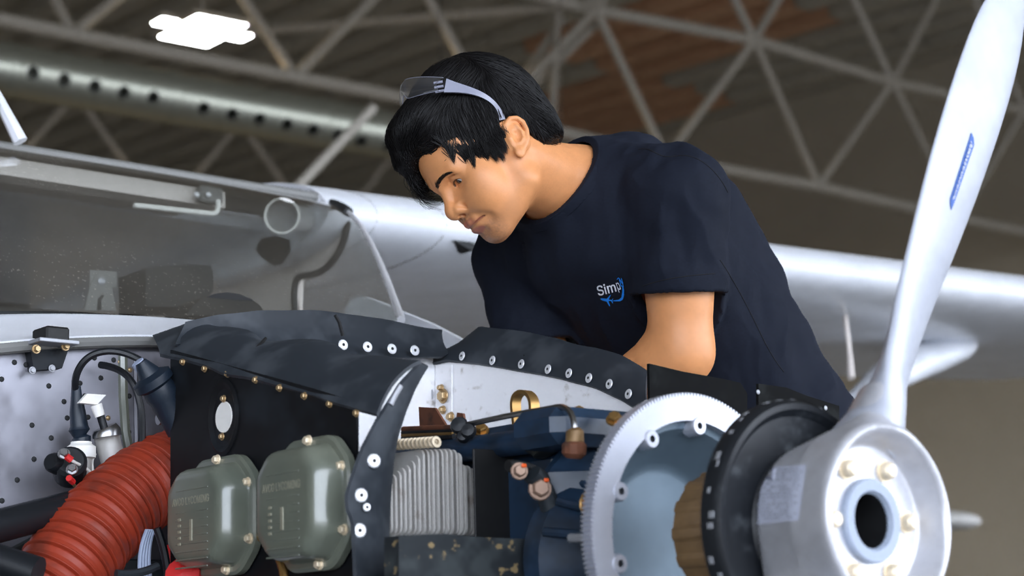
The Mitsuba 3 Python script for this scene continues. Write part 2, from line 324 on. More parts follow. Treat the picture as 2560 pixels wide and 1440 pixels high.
# a spare tailplane lying on a trestle beyond the propeller
tp_ = thing('tailplane', 'grey rounded tailplane tip lying on a trestle, right of the propeller hub', 'tailplane')
p1, p0 = P(2452, 1303, 8.6), P(2080, 1296, 8.6); dr0 = unit(p0 - p1); ts = []
for s, c, h in ((0, .03, .02), (.02, .12, .05), (.06, .22, .075), (.14, .30, .09), (.35, .36, .095), (.68, .40, .10)):
    a = np.linspace(0, 2 * math.pi, 20, endpoint=False); ts.append(p1 + dr0 * s + np.cos(a)[:, None] * c * .5 * np.cross(dr0, [0, 0, 1]) + np.sin(a)[:, None] * h * .5 * np.array([0, 0, 1]))
def loft0(S):
    S = np.array(S); n, m = S.shape[:2]; v = np.vstack([S.reshape(-1, 3), S[0].mean(0), S[-1].mean(0)]); f = grid_faces(n, m, True); j = np.arange(m); k = (j + 1) % m
    t_ = tri(v, np.vstack([f[:, [0, 1, 2]], f[:, [0, 2, 3]], np.stack([k, j, 0 * j + n * m], 1), np.stack([(n - 1) * m + j, (n - 1) * m + k, 0 * j + n * m + 1], 1)])); t_.fix_normals(); return t_
mat('tail_paint', lin(186, 184, 180), .45); add('panel', loft0(ts), 'tail_paint', tp_, 40)
ts_ = thing('trestle', 'steel trestle under the grey tailplane behind the propeller hub', 'trestle'); b0 = p1 + dr0 * .42
add('beam', cbox((.06, .5, .05), .004, b0 - [0, 0, .075]), 'zinc_dark', ts_)
for sx in (-.18, .18):
    for sy in (-.2, .2): add('leg', tube([b0 + [0, sy, -.09], [b0[0] + sx, b0[1] + sy, 0.0]], .018, 8), 'zinc_dark', ts_)
# ------------------------------------------------------------------ the airplane
def dirt(base, spot, amt, sc=30.0, oc=4):
    return proc(lambda p, n, uv: mix(base, spot, smoothstep(.95 - amt, 1.3 - amt, fbm(p.x * sc, p.y * sc, p.z * sc, oc)) * .8))
mat('white_paint', proc(lambda p, n, uv: mix(lin(226, 229, 236), lin(205, 208, 214), fbm(p.x * 9, p.y * 9, p.z * 9, 3))), 0.28, clearcoat=0.4, clearcoat_gloss=0.85)
mat('cream_paint', lin(206, 198, 192), 0.5)
mat('grey_trim', lin(112, 112, 110), 0.6)
mat('dark_trim', lin(30, 32, 33), 0.75)
mat('seal_black', lin(14, 15, 16), 0.6); mat('flap_black', dirt(lin(9, 10, 11), lin(30, 32, 32), .45, 30), 0.85, spec=.15)
mat('rubber', dirt(lin(37, 43, 50), lin(66, 71, 77), 0.50, 17), 0.6)
mat('baffle_black', dirt(lin(8, 10, 14), lin(26, 32, 38), 0.5, 14), 0.6, spec=.3)
mat('bare_aluminium', proc(lambda p, n, uv: mix(lin(140, 140, 148), lin(92, 91, 96), smoothstep(.38, .72, fbm(p.x * 14, p.y * 14, p.z * 9, 4)))), 0.42, 0.7)
mat('baffle_white', dirt(lin(236, 236, 238), lin(150, 142, 130), 0.34, 60), 0.45)
mat('washer_metal', lin(225, 226, 230), 0.35, 0.35)
mat('rivet_metal', lin(176, 150, 112), 0.4, 0.7)
mat('steel', lin(170, 170, 172), 0.3, 1.0)
mat('brass', lin(176, 138, 84), 0.4, 0.85)
mat('pale_brass', lin(222, 206, 178), 0.45, 0.4)
mat('rust_tone', dirt(lin(104, 62, 42), lin(58, 40, 32), .5, 60), 0.75)
mat('prop_grey', proc(lambda p, n, uv: mix(lin(184, 188, 199), lin(166, 170, 181), fbm(p.x * 22, p.y * 22, p.z * 22, 3))), 0.36, 0.25)
mat('prop_bare', proc(lambda p, n, uv: mix(lin(196, 197, 203), lin(178, 178, 183), fbm(p.x * 70, p.y * 70, p.z * 70, 3))), 0.36, 0.4)
mat('prop_collar', lin(138, 148, 164), 0.5)
mat('ring_metal', lin(196, 199, 210), 0.36, 0.6)
mat('plate_blue', proc(lambda p, n, uv: mix(lin(104, 122, 136), lin(84, 100, 112), fbm(p.x * 18, p.y * 18, p.z * 18, 3))), 0.45, 0.35)
mat('engine_blue', dirt(lin(27, 48, 70), lin(18, 29, 40), 0.55, 20), 0.42, clearcoat=0.3)
mat('engine_dark', dirt(lin(26, 34, 40), lin(70, 72, 62), 0.42, 24), 0.6)
mat('bulkhead_black', dirt(lin(18, 22, 27), lin(70, 74, 78), 0.40, 34), 0.5)
mat('worn_metal', lin(164, 166, 172), 0.5, 0.4)
mat('grimy', proc(lambda p, n, uv: mix(mix(lin(26, 32, 36), lin(48, 54, 56), smoothstep(.4, .7, fbm(p.x * 30, p.y * 30, p.z * 30, 3))), lin(150, 128, 88), .7 * smoothstep(.66, .76, fbm(p.x * 70, p.y * 70, p.z * 70, 3)))), 0.7)
mat('bronze', proc(lambda p, n, uv: mix(lin(142, 112, 74), lin(110, 84, 54), fbm(p.x * 50, p.y * 50, p.z * 50, 3))), 0.5, 0.3)
mat('cover_green', proc(lambda p, n, uv: mix(lin(106, 109, 96), lin(86, 93, 84), fbm(p.x * 16, p.y * 16, p.z * 16, 3))), 0.27, 0.0, spec=0.7, clearcoat=1.0, clearcoat_gloss=0.9)
mat('cover_letters', lin(140, 138, 120), 0.45, 0.2)
mat('fin_metal', dirt(lin(186, 184, 180), lin(130, 112, 96), 0.36, 40), 0.5, 0.35)
mat('hose_orange', dirt(lin(142, 48, 27), lin(84, 38, 28), 0.5, 18), 0.5)
mat('cable_black', lin(16, 20, 25), 0.45)
mat('boot_blue', lin(19, 31, 44), 0.45)
mat('plastic_white', lin(232, 231, 226), 0.5)
mat('red_sleeve', lin(190, 36, 36), 0.5)
mat('orange_mark', lin(236, 92, 22), 0.5)
mat('decal_blue', lin(42, 84, 158), 0.5)
mat('decal_grey', lin(150, 162, 186), 0.5); mat('decal_pale', lin(186, 190, 206), 0.5)
mat('decal_print', lin(140, 144, 158), 0.6)
AP = thing('airplane', 'white high-wing light airplane with its engine cowling off and two-blade propeller at right', 'airplane')
def a_(name, mesh, m, parent=None, smooth=30, label=None, **k):
    """part of the airplane, mesh given in the airplane frame"""
    if isinstance(mesh, list): mesh = join(mesh)
    return add(name, wm(mesh), m, parent or AP, smooth, label, **k)
E3 = np.eye(3); eA, eL, eU = E3
RA = frame([1, 0, 0], [0, 1, 0])          # z axis forward, x to the left wing, y up
RL = np.stack([[1, 0, 0], [0, 0, 1], [0, -1, 0]], 1).astype(float)   # x forward, y up, z = -l (to the airplane's right)
# --- wing
def airfoil(n=60):
    x = (1 - np.cos(np.linspace(0, math.pi, n))) / 2; t = .13
    yt = 5 * t * (.2969 * np.sqrt(x) - .126 * x - .3516 * x ** 2 + .2843 * x ** 3 - .1036 * x ** 4)
    yc = np.where(x < .4, .02 / .16 * (.8 * x - x * x), .02 / .36 * (.2 + .8 * x - x * x))
    return np.vstack([np.stack([x, yc + yt], 1)[::-1], np.stack([x, yc - yt], 1)[1:-1]])
def wing_sec(l, chord=1.60, sc=1.0, da=0.0):
    s = airfoil() * chord; le = np.array([-1.925 + da, l, .832 + .033 * (l - .67)])
    return np.stack([le[0] - s[:, 0], np.full(len(s), l), le[2] + s[:, 1] * sc], 1)
def loft(secs, caps=True):
    secs = np.array(secs); n, m = secs.shape[:2]; v = secs.reshape(-1, 3); f = grid_faces(n, m, True); tr_ = np.vstack([f[:, [0, 1, 2]], f[:, [0, 2, 3]]])
    if caps:
        c0, c1 = len(v), len(v) + 1; v = np.vstack([v, secs[0].mean(0), secs[-1].mean(0)]); j = np.arange(m); k = (j + 1) % m; e = (n - 1) * m
        tr_ = np.vstack([tr_, np.stack([k, j, 0 * j + c0], 1), np.stack([e + j, e + k, 0 * j + c1], 1)])
    t_ = tri(v, tr_)
    if t_.volume < 0: t_.faces = t_.faces[:, ::-1]
    return t_
secs = [wing_sec(l) for l in (.60, .70, .80, .95, 1.1, 1.4, 2.0, 2.8, 3.6, 4.4)] + [wing_sec(5.0, 1.35, .8, -.12), wing_sec(5.12, 1.1, .4, -.25)]
wing = to_man(loft(secs))
w0 = wm(loft(secs)); inl = (cast_on(w0.vertices, w0.faces, [(1131, 603), (1150, 604), (1172, 606), (1179, 612), (1174, 622), (1160, 634), (1152, 636), (1143, 629)]) - HUB) @ AM.T
pr = trimesh.creation.extrude_polygon(shapely.Polygon(inl[:, 1:]), .16, engine='earcut'); v = np.array(pr.vertices); pr.vertices = np.stack([v[:, 2] - 2.03, v[:, 0], v[:, 1]], 1)
cut = to_man(pr)
if cut.volume() < 0: pr.faces = pr.faces[:, ::-1]; cut = to_man(pr)
wg = a_('wing', man_to_tri(wing - cut), 'white_paint', smooth=40)
v = np.array(pr.vertices); c = v.mean(0); cup = pr.copy(); cup.vertices = np.where(np.abs(v[:, :1] + 1.95) < .5, (v - c) * [.98, .97, .97] + c - [.07, 0, 0], v)  # dark cup put inside the inlet to stand for its shade
a_('air_inlet', cup, 'dark_trim', wg, False, 'triangular air inlet in the leading edge, its shade put in as dark colour')
def seam(l, w=.0035, x0=4, x1=46, tilt=0.0):
    p = wing_sec(l); c = p.mean(0); p = p[x0:x1]; dl_ = tilt * (p[:, 0] + 1.9); p[:, 1] += dl_; p[:, 2] += .033 * dl_
    return tube(spline(p, 70), w / 2, 5)
a_('seam', seam(.93, .0035, 33, 104, .12), 'grey_trim', wg)
a_('seam', seam(.735, .0022, 42, 94, .1), 'grey_trim', wg)
for l0, n_, d, da in ((1.72, 12, .055, -.60), (2.45, 12, .05, -.72)):
    for k in range(n_):
        s = wing_sec(l0 + d * k)[61:]; i = np.argmin(np.abs(s[:, 0] - (-1.925 + da)))
        a_('rivet', dome(s[i] + [0, 0, .001], [0, 0, -1], .008, .004, 8), 'washer_metal', wg)
# flap and its gap line
a_('flap_gap', cbox((.02, 2.3, .006), .001, (-3.10, 1.85, .845), None), 'dark_trim', wg, False)
a_('vent_tube', tube([on(2112, 775, a=-2.15), on(2124, 880, a=-2.15), on(2128, 945, a=-2.12)], [.006, .007, .011], 10), 'cream_paint', wg)
# strut
sec = lambda c, w, t_, n=20: np.stack([c[0] + w * np.cos(np.arange(n) * 2 * math.pi / n) * .5, np.full(n, 0) + c[1], c[2] + t_ * .5 * np.sin(np.arange(n) * 2 * math.pi / n)], 1)
cl = [on(x, y, a=-2.42) for x, y in ((2420, 868), (2408, 871), (2380, 880), (2330, 892), (2262, 915), (2205, 952), (2150, 1000), (2000, 1110))]; cl.append(cl[-1] + (cl[-1] - cl[-2]) * 5)
st = [sec(c, w, t_) for c, w, t_ in zip(cl, (.02, .12, .18, .20, .20, .16, .13, .12, .12), (.012, .05, .082, .112, .128, .10, .075, .07, .07))]
a_('wing_strut', loft(st), 'white_paint', None, 40)
# --- fuselage: cabin shell, headliner, deck
RF = -1.30
def ring_top(l, a): return .40 - .30 * l * l
dk_l = np.linspace(-.52, .50, 30)
dA = np.array([[-1.275, l, .392 - .20 * l * l] for l in dk_l]); dB = np.array([[-1.42 - .25 * l * l, l, .447 - .13 * l * l] for l in dk_l])
a_('cowl_deck', sheet(dA, dB, .006, rows=6, bow=-.006), 'white_paint', None, 40, 'white metal deck between the firewall and the windshield')
a_('deck_lip', tube(dA + [-.002, 0, -.008], .009, 8), 'grey_trim')
# far side skin below the windshield
sk = [on(x, y, l=.50) for x, y in ((862, 775), (878, 748), (905, 741), (940, 752), (1000, 778), (1075, 808), (1190, 868), (1250, 905), (1250, 1010), (862, 1010))]
g = shapely.Polygon([(q[0], q[2]) for q in sk]).buffer(.01).buffer(-.01)
a_('side_skin', prism(list(g.exterior.coords), .012, RL, [0, .512, 0]), 'white_paint', None, 30, 'white side skin of the nose beyond the engine')
# --- firewall
fw = [(l, .385 - .20 * l * l) for l in np.linspace(-.52, .52, 30)] + [(.5, -.25), (.42, -.42), (-.42, -.42), (-.5, -.25)]
fwk = a_('firewall', moved(prism(fw, .006, RA, [0, 0, 0]), None, [RF, 0, 0]), 'bare_aluminium', None, 30, 'scuffed bare aluminium firewall')
def fwp(x, y, da=.006): return on(x, y, a=RF + da)
for x, y in ((122, 965), (200, 958), (236, 895), (300, 905), (252, 945), (325, 925), (65, 912), (36, 906), (80, 1063), (160, 1004), (168, 1045), (128, 1095), (85, 1148), (43, 1200), (5, 1252), (212, 990), (323, 990), (270, 1045), (322, 1080), (284, 900), (4, 948), (318, 1050), (220, 1043)):
    a_('rivet', dome(fwp(x, y), [1, 0, 0], .0044, .0025, 8), 'dark_trim' if (x * 7 + y) % 5 else 'rivet_metal', fwk)
q = [fwp(x, y) for x, y in ((60, 868), (160, 866), (140, 925), (70, 930))]
a_('bracket', prism([(p[1], p[2]) for p in q], .02, RA, [RF + .006, 0, 0]), 'baffle_black', fwk, 30, 'black bracket under the deck')
for x, y in ((81, 926), (130, 921)): a_('bolt', hexbolt(fwp(x, y, .028), [1, 0, 0], .0045, .004), 'worn_metal', fwk)
for x, y in ((90, 873), (163, 866)): a_('bolt', hexbolt(fwp(x, y, .05), [1, 0, 0], .0055, .008), 'rivet_metal', fwk)
p0, p1 = fwp(78, 862, .04), fwp(176, 856, .04); a_('mount_plate', cbox((.06, np.linalg.norm(p1 - p0), .006), .001, (p0 + p1) / 2), 'worn_metal', fwk)
p0, p1 = fwp(98, 838, .04), fwp(156, 838, .04); a_('rubber_block', cbox((.05, np.linalg.norm(p1 - p0), .026), .003, (p0 + p1) / 2 - [0, 0, .003]), 'seal_black', fwk)
a_('stiffener', tube([fwp(x, y, .004) for x, y in ((305, 880), (306, 990), (312, 1080), (325, 1150), (330, 1200))], .009, 8), 'cover_green', fwk)
a_('stiffener', tube([fwp(x, y, .004) for x, y in ((338, 890), (338, 1010), (340, 1120))], .006, 8), 'bare_aluminium', fwk)
# cables and fittings on the firewall
def wire(pts, r, m, parent=None, off=.05, n=40, **k): return a_(k.pop('name', 'cable'), tube(spline([on(x, y, a=RF + (o if o is not None else off)) for x, y, o in pts], n), r, 8), m, parent, **k)
N = None
wire([(190, 975, .06), (192, 935, .08), (222, 893, .10), (275, 878, .12), (330, 890, .14), (372, 915, .16)], .0055, 'cable_black')
wire([(250, 912, .03), (290, 922, .06), (330, 955, .09), (350, 1010, .10), (355, 1080, .11), (352, 1150, .12)], .0055, 'cable_black')
wire([(237, 1135, .05), (232, 1180, .06), (240, 1210, .06), (243, 1235, .06)], .003, 'plastic_white')
def plug(pts, radii, m, o=.06, **k): return a_(k.pop('name'), tube([on(x, y, a=RF + o) for x, y in pts], radii, 18), m, **k)
plug([(190, 966), (191, 985), (194, 1030), (198, 1065), (198, 1075), (200, 1090), (204, 1094), (204, 1112)], [.007, .008, .012, .0135, .016, .010, .014, .014], 'boot_blue', name='connector_boot', label='dark blue rubber boot on a cable end')
plug([(203, 1105), (203, 1110), (203, 1117), (203, 1145), (203, 1146)], [.016, .016, .022, .022, .016], 'plastic_white', name='connector', label='white round connector')
plug([(206, 1146), (208, 1210)], [.014, .013], 'fin_metal', name='sensor_body')
plug([(210, 1215), (210, 1232), (212, 1240)], [.014, .014, .006], 'brass', name='fitting')
sens = a_('relay', lathe([(0, .02), (.02, .02), (.025, .015), (.025, -.025), (0, -.025)], frame([.8, -.4, .3]), on(175, 1165, a=RF + .09), 24), 'cable_black', None, 30, 'small black round relay with red sleeved wires')
for x, y in ((160, 1135), (180, 1174)): a_('terminal', hexbolt(on(x, y, a=RF + .125), [.8, -.4, .3], .007, .008), 'steel', sens)
a_('knob', lathe([(0, .014), (.012, .014), (.015, .008), (.015, -.014), (0, -.014)], frame([.4, -.8, .2]), on(140, 1160, a=RF + .09), 16), 'cable_black', sens)
wire([(165, 1140, .13), (178, 1150, .13)], .0055, 'red_sleeve', sens, name='sleeve', n=4); wire([(172, 1195, .13), (182, 1205, .12)], .005, 'red_sleeve', sens, name='sleeve', n=4)
wire([(178, 1150, .13), (205, 1165, .11), (232, 1190, .09), (240, 1215, .08)], .0025, 'plastic_white', sens, name='wire')
wire([(175, 1200, .12), (195, 1225, .10), (208, 1240, .09)], .0025, 'rivet_metal', sens, name='wire')
q = [on(x, y, a=RF + .1) for x, y in ((195, 1008), (215, 985), (262, 988), (240, 1012))]
pk = a_('primer_handle', sheet([q[0], q[3]], [q[1], q[2]], .009), 'plastic_white', None, 30, 'white T-shaped knob on a rod')
plug([(240, 1012), (250, 1040)], [.009, .008], 'plastic_white', .1, name='knob_stem'); plug([(250, 1036), (262, 1075)], [.006, .006], 'cable_black', .09, name='rod')
plug([(262, 1068), (266, 1078), (268, 1092)], [.018, .022, .022], 'steel', .08, name='gland')
plug([(266, 1090), (285, 1160), (296, 1210)], [.020, .019, .018], 'fin_metal', .06, name='control_body')
# big dark-blue ignition lead elbow at right of the firewall
plug([(352, 905), (372, 935), (378, 944), (388, 960), (392, 966), (405, 985), (412, 1000), (432, 1040), (450, 1080)], [.009, .018, .031, .031, .024, .026, .0225, .021, .019], 'boot_blue', .20, name='ignition_boot', label='ribbed dark blue rubber boot at the end of a black cable')
plug([(343, 905), (368, 935)], [.010, .012], 'decal_grey', .19, name='boot_neck')
plug([(395, 1048), (418, 1048)], [.009, .008], 'steel', .1, name='stud')
# engine mount tubes
a_('mount_tube', tube([on(-60, 1330, a=-1.12), on(260, 1246, a=-1.20)], .024, 14), 'cable_black', None, 30, 'black engine mount tube')
a_('mount_tube', tube([on(-40, 1390, a=-1.08), on(95, 1432, a=-1.02)], .022, 14), 'cable_black')
a_('mount_tube', tube([on(20, 1395, a=-1.22), on(190, 1305, a=-1.27)], .012, 12), 'engine_dark')
a_('lower_shroud', cbox((.01, .5, .26), .002, (RF + .03, -.2, -.10)), 'engine_dark')
# orange intake hose
hp = [(60, 1560, -1.12), (150, 1440, -1.13), (240, 1325, -1.15), (330, 1240, -1.17), (425, 1185, -1.19), (540, 1160, -1.205)]
hc = spline([on(x, y, a=a) for x, y, a in hp], 700); s = np.linspace(0, 1, 700); per = 22
ph = (s * per) % 1.0; hr = .064 + .0012 * np.sin(ph * math.pi) - .0052 * np.exp(-((ph - .5) / .055) ** 2) + .0022 * np.exp(-((ph - .62) / .06) ** 2) + .001 * np.sin(s * 61)
a_('intake_hose', tube(hc, hr, 40), 'hose_orange', None, True, 'ribbed orange-red flexible intake hose')
for k in range(4): wire([(368 + 5 * k, 1325, .2), (356 + 6 * k, 1360, .2), (350 + 7 * k, 1400, .2), (352 + 8 * k, 1450, .2)], .0035, 'decal_grey', name='wire', n=12)
wire([(392, 1320, .24), (408, 1370, .24), (420, 1450, .24)], .006, 'cable_black')
wire([(290, 1434, .25), (345, 1432, .25), (395, 1415, .25)], .006, 'engine_dark')
a_('red_cap', lathe([(0, .012), (.015, .01), (.018, -.012), (0, -.012)], frame([.6, -.6, .3]), on(434, 1388, a=-1.1), 14), 'red_sleeve')
a_('red_cap', lathe([(0, .02), (.025, .016), (.03, -.03), (0, -.03)], frame([.6, -.6, .3]), on(462, 1446, a=-1.0), 14), 'red_sleeve')
# --- engine baffles
LN, LF_ = -.26, .26
pb = [on(x, y, l=LN) for x, y in ((432, 875), (500, 893), (600, 920), (700, 947), (800, 975), (897, 1005), (897, 1500), (432, 1520))]
sb = a_('side_baffle', prism([(p[0], p[2]) for p in pb], .004, RL, [0, LN, 0]), 'baffle_black', None, 30, 'black painted sheet metal baffle behind the rocker covers')
nb = lambda x, y, o=.005: on(x, y, l=LN - o)
for x, y in ((458, 905), (513, 922), (570, 935), (640, 950), (700, 970), (762, 990), (825, 1010), (892, 1033), (560, 997), (556, 1092), (557, 1158)):
    a_('bolt', hexbolt(nb(x, y), [0, -1, 0], .0042, .005), 'rivet_metal', sb)
o = nb(563, 1043, .002); a_('plug', lathe([(0, .003), (.022, .003), (.024, 0)], np.stack([[1.0, 0, 0], [0, 0, 1], [0, -1, 0]], 1) @ np.diag([1, 1, 1]), o, 24), 'plastic_white', sb, 30, 'white oval plug')
a_('plug_rim', lathe([(.026, 0), (.036, .006), (.040, .004), (.04, 0)], np.stack([[1.0, 0, 0], [0, 0, 1.4], [0, -1, 0]], 1), o, 28), 'baffle_black', sb)
def crease(p, amp, seed):
    p = np.array(p); 
    return p + (meshkit.noise(p * 14, seed)[:, None] - .5) * amp
# near seal: bent strip along the top of the side baffle
lo = [on(x, y, l=LN - .006) for x, y in ((399, 889), (432, 895), (480, 908), (536, 920), (616, 944), (700, 972), (780, 996), (852, 1012), (942, 1040))]
hi = [on(x, y, l=LN + .07) for x, y in ((388, 842), (425, 826), (465, 814), (569, 820), (663, 846), (796, 853), (871, 876), (960, 890), (1053, 903))]
ns = a_('rubber_seal', sheet(crease(resample(lo, 40), .008, 1), crease(resample(hi, 40), .016, 2), .005, rows=8, bow=.012), 'rubber', None, 40, 'dusty black rubber baffle seal along the near side')
a_('slit', tube([on(x, y, l=LN + o) for x, y, o in ((664, 846, .056), (650, 862, .04), (622, 888, .02), (604, 925, .0))], .0025, 6), 'seal_black', ns)
# rear seal, standing on the rear baffle
lo = [on(x, y, a=-1.085) for x, y in ((440, 860), (560, 850), (700, 870), (800, 880), (871, 885), (960, 893), (1050, 897), (1100, 895), (1130, 880))]
hi = [on(x, y, a=-1.11) for x, y in ((462, 808), (540, 790), (640, 780), (760, 782), (850, 785), (930, 795), (1008, 806), (1070, 818), (1108, 823))]
rs = a_('rubber_seal', sheet(crease(resample(lo, 44), .008, 3), crease(resample(hi, 44), .010, 4), .005, rows=8, bow=-.008), 'rubber', None, 40, 'black rubber seal along the rear of the engine bay')
a_('slit', tube([on(x, y, a=-1.075) for x, y in ((838, 788), (848, 806), (857, 840))], .003, 6), 'seal_black', rs)
def washer(par, p, n, r=.0078): 
    w = a_('washer', lathe([(.28 * r, .0016), (.8 * r, .0016), (r, .0002)], frame(n), p, 18), 'washer_metal', par)
    a_('rivet', dome(np.asarray(p) + unit(n) * .0006, n, .0026, .002, 8), 'dark_trim', w)
for x, y in ((858, 862), (919, 867), (980, 872), (1037, 876)): washer(rs, on(x, y, a=-1.072), [1, -.1, .1], .0088)
rb = [(l, u) for l, u in ((-.18, .32), (-.1, .36), (.1, .375), (.262, .36), (.262, -.25), (-.18, -.25))]
a_('rear_baffle', moved(prism(rb, .004, RA, [0, 0, 0]), None, [-1.125, 0, 0]), 'baffle_white')
# far seal
top = [(1105, 886), (1150, 858), (1200, 818), (1267, 827), (1329, 838), (1404, 851), (1489, 871), (1551, 893), (1604, 920), (1619, 930)]
bot = [(1085, 908), (1100, 905), (1118, 902), (1195, 911), (1293, 928), (1404, 948), (1484, 972), (1555, 1001), (1604, 1032), (1619, 1040)]
hi = crease(resample([on(x, y, l=LF_ + .03) for x, y in top], 60), .006, 5); lo = crease(resample([on(x, y, l=LF_ - .004) for x, y in bot], 60), .004, 6)
fs = a_('rubber_seal', sheet(lo, hi, .005, rows=8, bow=.006), 'rubber', None, 40, 'black rubber seal with riveted washers along the far side, in front of the man')
a_('slit', tube([on(x, y, l=LF_ + o) for x, y, o in ((1333, 840, .03), (1322, 862, .02), (1312, 893, .004))], .0035, 6), 'seal_black', fs)
for x, y in ((1155, 890), (1231, 901), (1303, 910), (1370, 923), (1422, 933), (1472, 945), (1523, 960), (1571, 985), (1614, 1012)): washer(fs, on(x, y, l=LF_ - .006), [0, -1, .15], .0078)
fbp = [on(x, y, l=LF_) for x, y in ((1060, 880), (1118, 895), (1293, 920), (1404, 940), (1484, 965), (1555, 995), (1625, 1030))]
fbp = [(p[0], p[2]) for p in fbp] + [(-.615, -.2), (-1.16, -.2)]
fb_ = a_('far_baffle', prism(fbp, .004, RL, [0, LF_ + .004, 0]), 'baffle_white', None, 30, 'white painted sheet metal baffle on the far side of the engine')
def strip(x0, x1, y0, y1, l, m, nm, par, th_=.003): 
    q = [on(x, y, l=l) for x, y in ((x0, y0), (x1, y0), (x1, y1), (x0, y1))]
    return a_(nm, prism([(p[0], p[2]) for p in q], th_, RL, [0, l, 0]), m, par)
cs = strip(1092, 1132, 912, 1050, LF_ - .002, 'baffle_white', 'corner_strap', fb_); strip(1054, 1090, 912, 1060, LF_ - .001, 'baffle_white', 'corner_strap', fb_)
for x, y, r_ in ((1071, 988, .013), (1108, 990, .012), (1104, 970, .006), (1108, 1025, .007), (1128, 1042, .008)): a_('bolt', hexbolt(on(x, y, l=LF_ - .008), [0, -1, 0], r_ * .8, .008), 'rivet_metal' if x > 1080 else 'worn_metal', fb_)
# front-right seal curling down the inlet
ol = [(1051, 906), (1000, 960), (942, 1050), (905, 1120), (880, 1190), (864, 1242), (868, 1275), (880, 1303), (884, 1370), (888, 1460), (890, 1540)]
orr = [(1057, 908), (1040, 950), (1013, 1024), (992, 1090), (980, 1161), (974, 1240), (971, 1290), (970, 1327), (970, 1380), (970, 1460), (970, 1540)]
A_ = resample([on(x, y, a=-.585) for x, y in ol], 40); B_ = resample([on(x, y, a=-.625) for x, y in orr], 40)
fr = a_('rubber_seal', sheet(A_, B_, .005, rows=8, bow=.008), 'rubber', None, 40, 'grey dusty rubber seal curving down in front of the front cylinder')
for x, y, r_ in ((935, 1152, .0092), (903, 1238, .009), (917, 1268, .0055), (899, 1326, .0092)): washer(fr, on(x, y, a=-.583), [1, -.25, 0], r_)
a_('worn_patch', tube([on(x, y, a=-.585) for x, y in ((1000, 965), (985, 990), (975, 1012))], .0045, 8), 'worn_metal', fr)
# front-left seals, black, standing up before the ring gear
for pts, nm, tx in ((((1617, 910), (1700, 930), (1800, 948), (1845, 958), (1862, 985), (1862, 1100), (1620, 1100)), 'front_seal', 'stiff black rubber seal standing up behind the ring gear'), (((1890, 960), (1960, 970), (2010, 990), (2092, 1016), (2092, 1120), (1890, 1120)), 'front_seal', 'stiff black rubber seal standing up beside the propeller hub')):
    q = [on(x, y, a=-.5) for x, y in pts]
    a_(nm, moved(prism([(p[1], p[2]) for p in q], .005, RA, [0, 0, 0]), None, [-.5, 0, 0]), 'flap_black', None, 30, tx)
for x, y in ((1895, 980), (2064, 1020)): a_('rivet', dome(on(x, y, a=-.493), [1, 0, 0], .004, .002), 'worn_metal')
# --- windshield and what shows through it
def scuffs(p, n, uv):
    s = fbm(p.x * 3.1, p.y * 3.1, p.z * 3.1, 3); f = fbm(p.x * 260, p.y * 260, p.z * 120, 2)
    return 0.035 + 0.05 * smoothstep(.4, .75, s) + 0.22 * smoothstep(.72, .82, f) * smoothstep(.5, .75, s)
scene['windshield_glass'] = {'type': 'blendbsdf', 'weight': proc(scuffs), 'a': {'type': 'thindielectric', 'int_ior': 1.5, 'specular_transmittance': rgb(.84, .86, .84)},
                             'b': {'type': 'twosided', 'bsdf': {'type': 'diffuse', 'reflectance': rgb(*lin(176, 168, 156))}}}
be, te = on(1003, 800, a=-1.405), on(853, 505, a=-1.93)
nt, nv = 60, 26; tt = np.linspace(0, 1, nt); B = []; TT = []
for t in tt:
    l = -.62 + (be[1] + .62) * t; B.append([-1.415 - .10 * min(l, 0) ** 2, l, .450 - .12 * l * l])
    TT.append([-1.93, -.62 + (te[1] + .62) * t, .868])
B, TT = np.array(B), np.array(TT)
k_ = np.clip((tt - .6) / .4, 0, 1)[:, None] ** 2; B = B * (1 - k_) + (B + (be - B[-1])) * k_; TT = TT * (1 - k_) + (TT + (te - TT[-1])) * k_
P1 = B + (TT - B) * .40 + [.012, 0, .022]; P2 = B + (TT - B) * .86 + [.030, 0, .050]; P3 = TT + [-.10, 0, .012]
vv = np.linspace(0, 1, nv)[:, None, None]
gl = (1 - vv) ** 3 * B + 3 * (1 - vv) ** 2 * vv * P1 + 3 * (1 - vv) * vv ** 2 * P2 + vv ** 3 * P3
a_('windshield', tri(gl.reshape(-1, 3), grid_faces(nv, nt)), 'windshield_glass', None, True, 'scuffed tinted plexiglass windshield')
edge = gl[:, -1]; ds = np.diff(edge, axis=0)
a_('corner_seal', tube(resample(edge[17:], 24), .011, 10), 'dark_trim', None, 30, 'black rounded corner seal at the windshield top')
a_('windshield_trim', tube(resample(edge[:18], 40), np.linspace(.0085, .0048, 40), 10), 'washer_metal', None, 40, 'bright strip along the windshield edge')
# cabin shell
hl = [(-1.99, .802), (-1.955, .808), (-1.955, .842), (-1.985, .855), (-3.2, .86), (-3.2, .84), (-2.03, .832)]
a_('headliner', prism([(a, u) for a, u in hl], 1.0, RL, [0, .36, 0]), 'cream_paint', None, 30, 'pale headliner edge above the windshield')
a_('cabin_roof', cbox((1.2, 1.15, .03), .01, (-2.76, .05, .845)), 'white_paint'); a_('roof_lining', cbox((.2, 1.2, .02), .006, (-2.06, .04, .868)), 'grey_trim')
a_('cabin_floor', cbox((2.2, 1.0, .03), .005, (-2.4, 0, -.35)), 'dark_trim')
a_('cabin_wall', cbox((1.9, .02, .74), .005, (-2.35, -.56, .02)), 'white_paint'); a_('cabin_wall', cbox((1.9, .02, .74), .005, (-2.35, .56, .02)), 'white_paint')
a_('rear_wall', cbox((.02, 1.1, 1.2), .005, (-3.25, 0, .28)), 'dark_trim')
